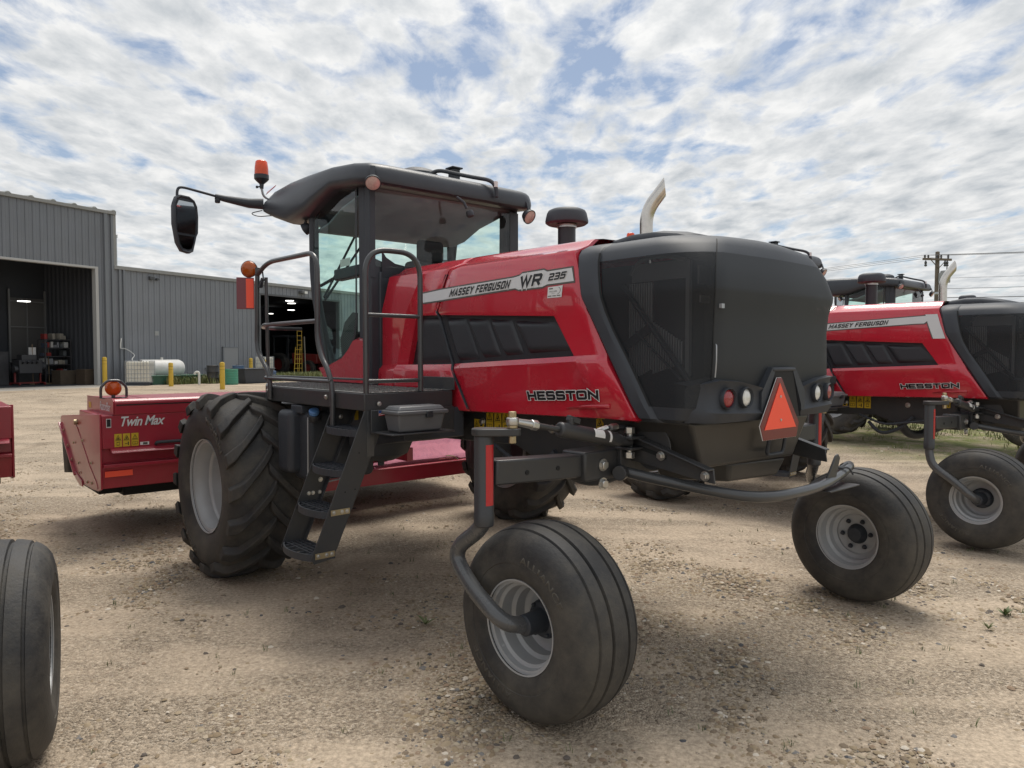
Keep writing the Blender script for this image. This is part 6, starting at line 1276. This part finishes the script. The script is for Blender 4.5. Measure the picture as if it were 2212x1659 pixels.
# drums
def drum(u, dp_, col, label, r=.29, h=.87, ribs=3, z=0):
    x, y = px_at(u, dp_); t_ = thing('drum', label, 'drum', (x, y, gz(x, y) + z), 0, 'drums by the wing wall')
    mt = pmat('drum_' + label.split()[0], col, .5, dirt=.3); pr = [(r * .97, 0)]; 
    for k in range(1, ribs): zz = h * k / ribs; pr += [(r * .97, zz - .03), (r * 1.02, zz), (r * .97, zz + .03)]
    pr += [(r * .97, h)]
    MB().lathe(pr, (0, 0, 0), (0, 0, 1), 28).build('body', mt, t_, smooth=50); MB().lathe([(r * 1.0, h - .02), (r * 1.02, h + .012), (r * .98, h + .02), (r * .95, h - .012), (0, h - .012)], (0, 0, 0), (0, 0, 1), 28).build('rim', mt, t_)
drum(459.5, 36.5, (.025, .027, .03), 'black steel drum between standpipe and bollard'); drum(500, 35.0, (.05, .26, .17), 'green ribbed plastic drum right of the bollard', .30, .72, 9); drum(515, 36.6, (.06, .13, .24), 'blue drum just behind the green ribbed one', .29, .86)
x, y = px_at(547, 37); bn = thing('water_bin', 'black plastic bin by the wing door', 'bin', (x, y, gz(x, y)), BYAW); bq = MB(); bq.hexa([(-.85, -.4, 0), (.85, -.4, 0), (.85, .4, 0), (-.85, .4, 0)][::-1], [(-.95, -.46, .72), (.95, -.46, .72), (.95, .46, .72), (-.95, .46, .72)][::-1]); bq.build('tub', blk, bn, bevel=.04); bq2 = MB(); bq2.tube([(-.97, -.48, .72), (.97, -.48, .72), (.97, .48, .72), (-.97, .48, .72), (-.97, -.48, .72)], .03, 8); bq2.build('rim', blk, bn)
x, y = px_at(578, 40); bx2 = tag(MB().bb(-.4, .4, -.3, .3, 0, .55).build('crate', pmat('crate_blue', (.07, .12, .24), .6), bevel=.03), 'blue crate at the wing door behind the guard rail', 'crate'); bx2.location = (x, y, gz(x, y)); bx2.rotation_euler = (0, 0, .5)
# ---- things inside the tall bay
def inb(s_, d): q = BC + BU * s_ + BN * d; return (q.x, q.y, BC.z + .012)
sh1 = thing('storage_rack', 'dark storage rack stacked with small goods inside the tall bay', 'rack', inb(-.98, 3.1), BYAW); rk = MB()
for x in (-.6, .6):
    for y in (-.3, .3): rk.bb(x - .03, x + .03, y - .03, y + .03, 0, 2.1)
for z in (.45, .9, 1.3, 1.7, 2.1): rk.bb(-.62, .62, -.32, .32, z, z + .04)
rk.build('frame', pmat('rack_steel', (.05, .05, .055), .6), sh1)
gm_ = [pmat('goods%d' % i, c_, .6) for i, c_ in enumerate(((.42, .42, .41), (.10, .11, .12), (.26, .03, .03), (.22, .23, .25), (.06, .08, .12), (.30, .28, .24)))]
rq = random.Random(4)
for z in (.495, .945, 1.345, 1.745, 2.145):
    x = -.58
    while x < .46:
        wd = rq.uniform(.08, .20); ht = rq.uniform(.10, .30)
        if rq.random() < .85:
            o = MB().bb(-wd / 2, wd / 2, -.2, .2, 0, ht).build('stored_box', gm_[rq.randrange(6)], None, bevel=.015); q = BC + BU * (-.98 + x + wd / 2) + BN * (3.1 + rq.uniform(-.08, .08)); o.location = (q.x, q.y, BC.z + .012 + z); o.rotation_euler = (0, 0, BYAW + rq.uniform(-.1, .1))
            tag(o, 'small box among many on the storage rack inside the tall bay', 'box', 'boxes on the storage rack')
        x += wd + .04
for i, (s_, d, sx_, sy_, sz_, mm, lab) in enumerate(((-.66, .95, .7, .7, .72, (.075, .055, .038), 'brown wooden crate just inside the right jamb'), (-1.25, 1.9, .7, .7, .66, (.065, .05, .035), 'brown wooden crate left of the one by the jamb'), (-2.0, 3.7, 1.0, .7, 1.0, (.03, .032, .036), 'dark workbench cabinet inside the tall bay'), (-3.6, 3.6, 1.2, .8, 1.5, (.05, .05, .055), 'tall dark cabinet deep inside the tall bay'))):
    o = MB().bb(-sx_ / 2, sx_ / 2, -sy_ / 2, sy_ / 2, 0, sz_); 
    if i < 2:
        for k in range(5): o.bb(-sx_ / 2 - .012, sx_ / 2 + .012, -sy_ / 2 - .012, sy_ / 2 + .012, .04 + sz_ * k / 5, .04 + sz_ * k / 5 + sz_ * .14)
    else: o.bb(-sx_ / 2 - .03, sx_ / 2 + .03, -sy_ / 2 - .03, sy_ / 2 + .03, sz_, sz_ + .04)
    o = o.build('crate' if i < 2 else 'cabinet', pmat('store%d' % i, mm, .7, var=.3, vscale=4)); o.location = inb(s_, d); o.rotation_euler = (0, 0, BYAW); tag(o, lab, 'crate' if i < 2 else 'cabinet')
nb = MB().bb(-.16, .16, -.01, .01, 1.35, 1.75).build('notice', white, None); nb.location = inb(-1.9, 3.3); nb.rotation_euler = (0, 0, BYAW); tag(nb, 'white paper notice hanging inside the tall bay', 'notice')
fk = thing('engine_stand', 'dark engine on a wheeled stand in the middle of the tall bay', 'engine stand', inb(-2.65, 2.3), BYAW); e_ = MB(); e_.bb(-.5, .5, -.3, .3, .55, 1.15); e_.bb(-.35, .3, -.22, .22, 1.15, 1.4); e_.cyl((.5, 0, .85), (.72, 0, .85), .22, 16); e_.cyl((-.5, -.1, .75), (-.66, -.1, .75), .16, 14)
for k in range(4): e_.cyl((-.36 + .2 * k, -.3, 1.0), (-.36 + .2 * k, -.42, 1.1), .045, 8)
e_.build('engine_block', pmat('engine_grey', (.05, .052, .058), .5, metal=.4), fk, bevel=.02); e2_ = MB()
for x in (-.55, .55): e2_.bb(x - .03, x + .03, -.4, .4, .08, .14); e2_.bb(x - .03, x + .03, -.03, .03, .1, .7)
e2_.bb(-.55, .55, -.03, .03, .08, .14)
for x in (-.55, .55):
    for y in (-.38, .38): e2_.lathe([(.0, -.02), (.06, -.02), (.06, .02), (0, .02)], (x, y, .06), (1, 0, 0), 12)
e2_.build('stand', pmat('stand_red', (.16, .02, .02), .5), fk)
for i, (s_, d, h_, lab) in enumerate(((-1.45, 2.75, 1.75, 'broom handle leaning between the wooden crates and the rack'), (-2.1, 2.9, 1.9, 'long handled tool leaning left of the storage rack'))):
    o = MB().bar((0, 0, 0), (.15, .3, h_), .03, .03); o.bar((-.15, 0, .03), (.15, 0, .03), .06, .08); o = o.build('broom', pmat('broom%d' % i, (.20, .15, .09), .7)); o.location = inb(s_, d); o.rotation_euler = (0, 0, BYAW); tag(o, lab, 'broom')
# ---- things inside the wing
TR = thing('tractor', 'dusty red tractor parked in the dark wing doorway', 'tractor', inb(16.2, 4.2), BYAW - R(80))
tm_ = pmat('tractor_red', (.22, .02, .02), .45, dirt=.3); tbm = MB(); tbm.hexa([(-.4, -.35, .8), (1.6, -.30, .8), (1.6, .30, .8), (-.4, .35, .8)][::-1], [(-.4, -.38, 1.55), (1.55, -.28, 1.45), (1.55, .28, 1.45), (-.4, .38, 1.55)][::-1]); tbm.build('bonnet', tm_, TR, bevel=.06, seg=3)
tcb = MB()
for x in (-.45, -1.6):
    for y in (-.7, .7): tcb.bb(x - .04, x + .04, y - .04, y + .04, 1.0, 2.65)
tcb.bb(-1.7, -.35, -.78, .78, 2.62, 2.78); tcb.bb(-1.7, -.35, -.55, .55, .8, 1.15); tcb.build('cab', blk, TR, bevel=.03); MB().bb(-1.6, -.45, -.72, .72, 1.3, 2.6).build('cab_glass', glass_r, TR)
for (x, y, r__, wd) in ((-1.1, -.85, .78, .45), (-1.1, .85, .78, .45), (1.2, -.75, .52, .32), (1.2, .75, .52, .32)):
    wo_ = MB().lathe([(r__ * .55, -wd / 2), (r__ * .9, -wd / 2), (r__, -wd * .35), (r__, wd * .35), (r__ * .9, wd / 2), (r__ * .55, wd / 2)], (0, 0, 0), (0, 1, 0), 32, caps=False).build('wheel', rubber, TR); wo_.location = (x, y, r__); MB().lathe([(r__ * .56, -.05), (r__ * .5, -.1), (0, -.1)], (0, 0, 0), (0, 1, 0), 24).build('rim', tm_, wo_)
for i, (s_, d, h_, ln, lab) in enumerate(((12.9, 1.2, 1.9, .45, 'short yellow ladder leaning in the wing doorway'), (13.5, 1.5, 3.0, .30, 'tall yellow ladder leaning in the wing doorway'))):
    o = MB()
    for x in (-.2, .2): o.bar((x, 0, 0), (x + ln, .3, h_), .03, .08)
    for k in range(int(h_ / .3)): z = .25 + k * .3; o.bar((-.2 + ln * z / h_, .3 * z / h_, z), (.2 + ln * z / h_, .3 * z / h_, z), .03, .03)
    o = o.build('ladder', by_m, None); o.location = inb(s_, d); o.rotation_euler = (0, 0, BYAW); tag(o, lab, 'ladder')
pl2 = MB().bar((0, 0, 0), (.1, .2, 2.6), .06, .16).build('plank', pmat('plank_pale', (.20, .19, .16), .7)); pl2.location = inb(14.1, 1.6); pl2.rotation_euler = (0, 0, BYAW); tag(pl2, 'pale plank leaning beside the tall yellow ladder', 'plank')
# ================================================================== utility pole and lines
PX, PY = 28.75, 50.0
UP = thing('utility_pole', 'wooden utility pole with crossarm and transformer beyond the second machine', 'utility pole', (PX, PY, gz(PX, PY) - .05))
wood = pmat('pole_wood', (.13, .105, .085), .85, var=.4, vscale=3)
MB().lathe([(.17, 0), (.13, 8.85), (.0, 8.9)], (0, 0, 0), (0, 0, 1), 16).build('pole', wood, UP)
ca = MB().bar((-1.08, -.18, 8.36), (.84, -.18, 8.30), .12, .14); ca.bar((-.55, -.2, 8.3), (-.02, -.16, 7.75), .05, .04); ca.bar((.5, -.2, 8.3), (.02, -.16, 7.75), .05, .04); ca.build('crossarm', wood, UP)
ins = pmat('insulator', (.05, .05, .055), .3, coat=.5); iob = MB()
for x in (-.95, -.72, -.15, .15, .62): iob.lathe([(.03, 8.38), (.07, 8.42), (.05, 8.50), (.08, 8.54), (.04, 8.64)], (x, -.18, 0), (0, 0, 1), 10)
for x in (-.9, .4, .55): iob.lathe([(.05, 7.85), (.10, 7.92), (.06, 8.0), (.09, 8.1), (.03, 8.25)], (x, -.2, 0), (0, 0, 1), 10)
iob.build('insulator', ins, UP)
tf = MB(); tf.lathe([(.30, 6.75), (.30, 7.5), (.26, 7.55), (0, 7.58)], (.35, -.35, 0), (0, 0, 1), 24); tf.bb(.0, .55, -.55, -.15, 6.75, 7.4); tf.cyl((.45, -.35, 7.55), (.45, -.35, 7.85), .04, 8); tf.cyl((.75, -.35, 7.55), (.75, -.35, 7.85), .04, 8); tf.build('transformer', pmat('transformer_grey', (.33, .34, .35), .5), UP)
lp2 = MB(); lp2.tube([(0, -.2, 6.0), (-.3, -.6, 6.05), (-.45, -.8, 6.0)], .03, 8); lp2.lathe([(.05, 5.9), (.14, 5.95), (.12, 6.08)], (-.45, -.8, 0), (0, 0, 1), 12); lp2.build('lamp', galv, UP)
wire = pmat('wire_black', (.03, .03, .035), .5)
def line(a, b, sag, r, nm, lab, n=24):
    a, b = Vector(a), Vector(b); P = [a.lerp(b, k / n) - Vector((0, 0, sag * 4 * (k / n) * (1 - k / n))) for k in range(n + 1)]
    tag(MB().tube(P, r, 6).build(nm, wire), lab, 'cable', 'overhead lines at the utility pole')
zb0 = gz(PX, PY) - .05
for i, (x, z, r__) in enumerate(((-.95, 8.62, .012), (-.15, 8.62, .012), (.62, 8.60, .012))):
    line((PX + x, PY - .18, z + zb0), (PX + x + 34, PY - 20, z + zb0 + .5), .5, r__, 'power_line', ('top left wire', 'top middle wire', 'top right wire')[i] + ' leaving the crossarm to the right')
    line((PX + x, PY - .18, z + zb0), (PX + x - 40, PY + 38, z + zb0 - .2), .8, r__, 'power_line', ('left wire', 'middle wire', 'right wire')[i] + ' running from the crossarm to the left beyond the hood')
for i, (z, r__, sg) in enumerate(((7.05, .010, .3), (6.35, .014, .3), (5.75, .022, .35), (5.35, .016, .3))):
    line((PX, PY - .2, z + zb0), (PX + 34, PY - 20, z + zb0 + .4), sg, r__, 'service_cable', ('highest', 'second highest', 'thick third', 'lowest')[i] + ' cable leaving the pole below the transformer')
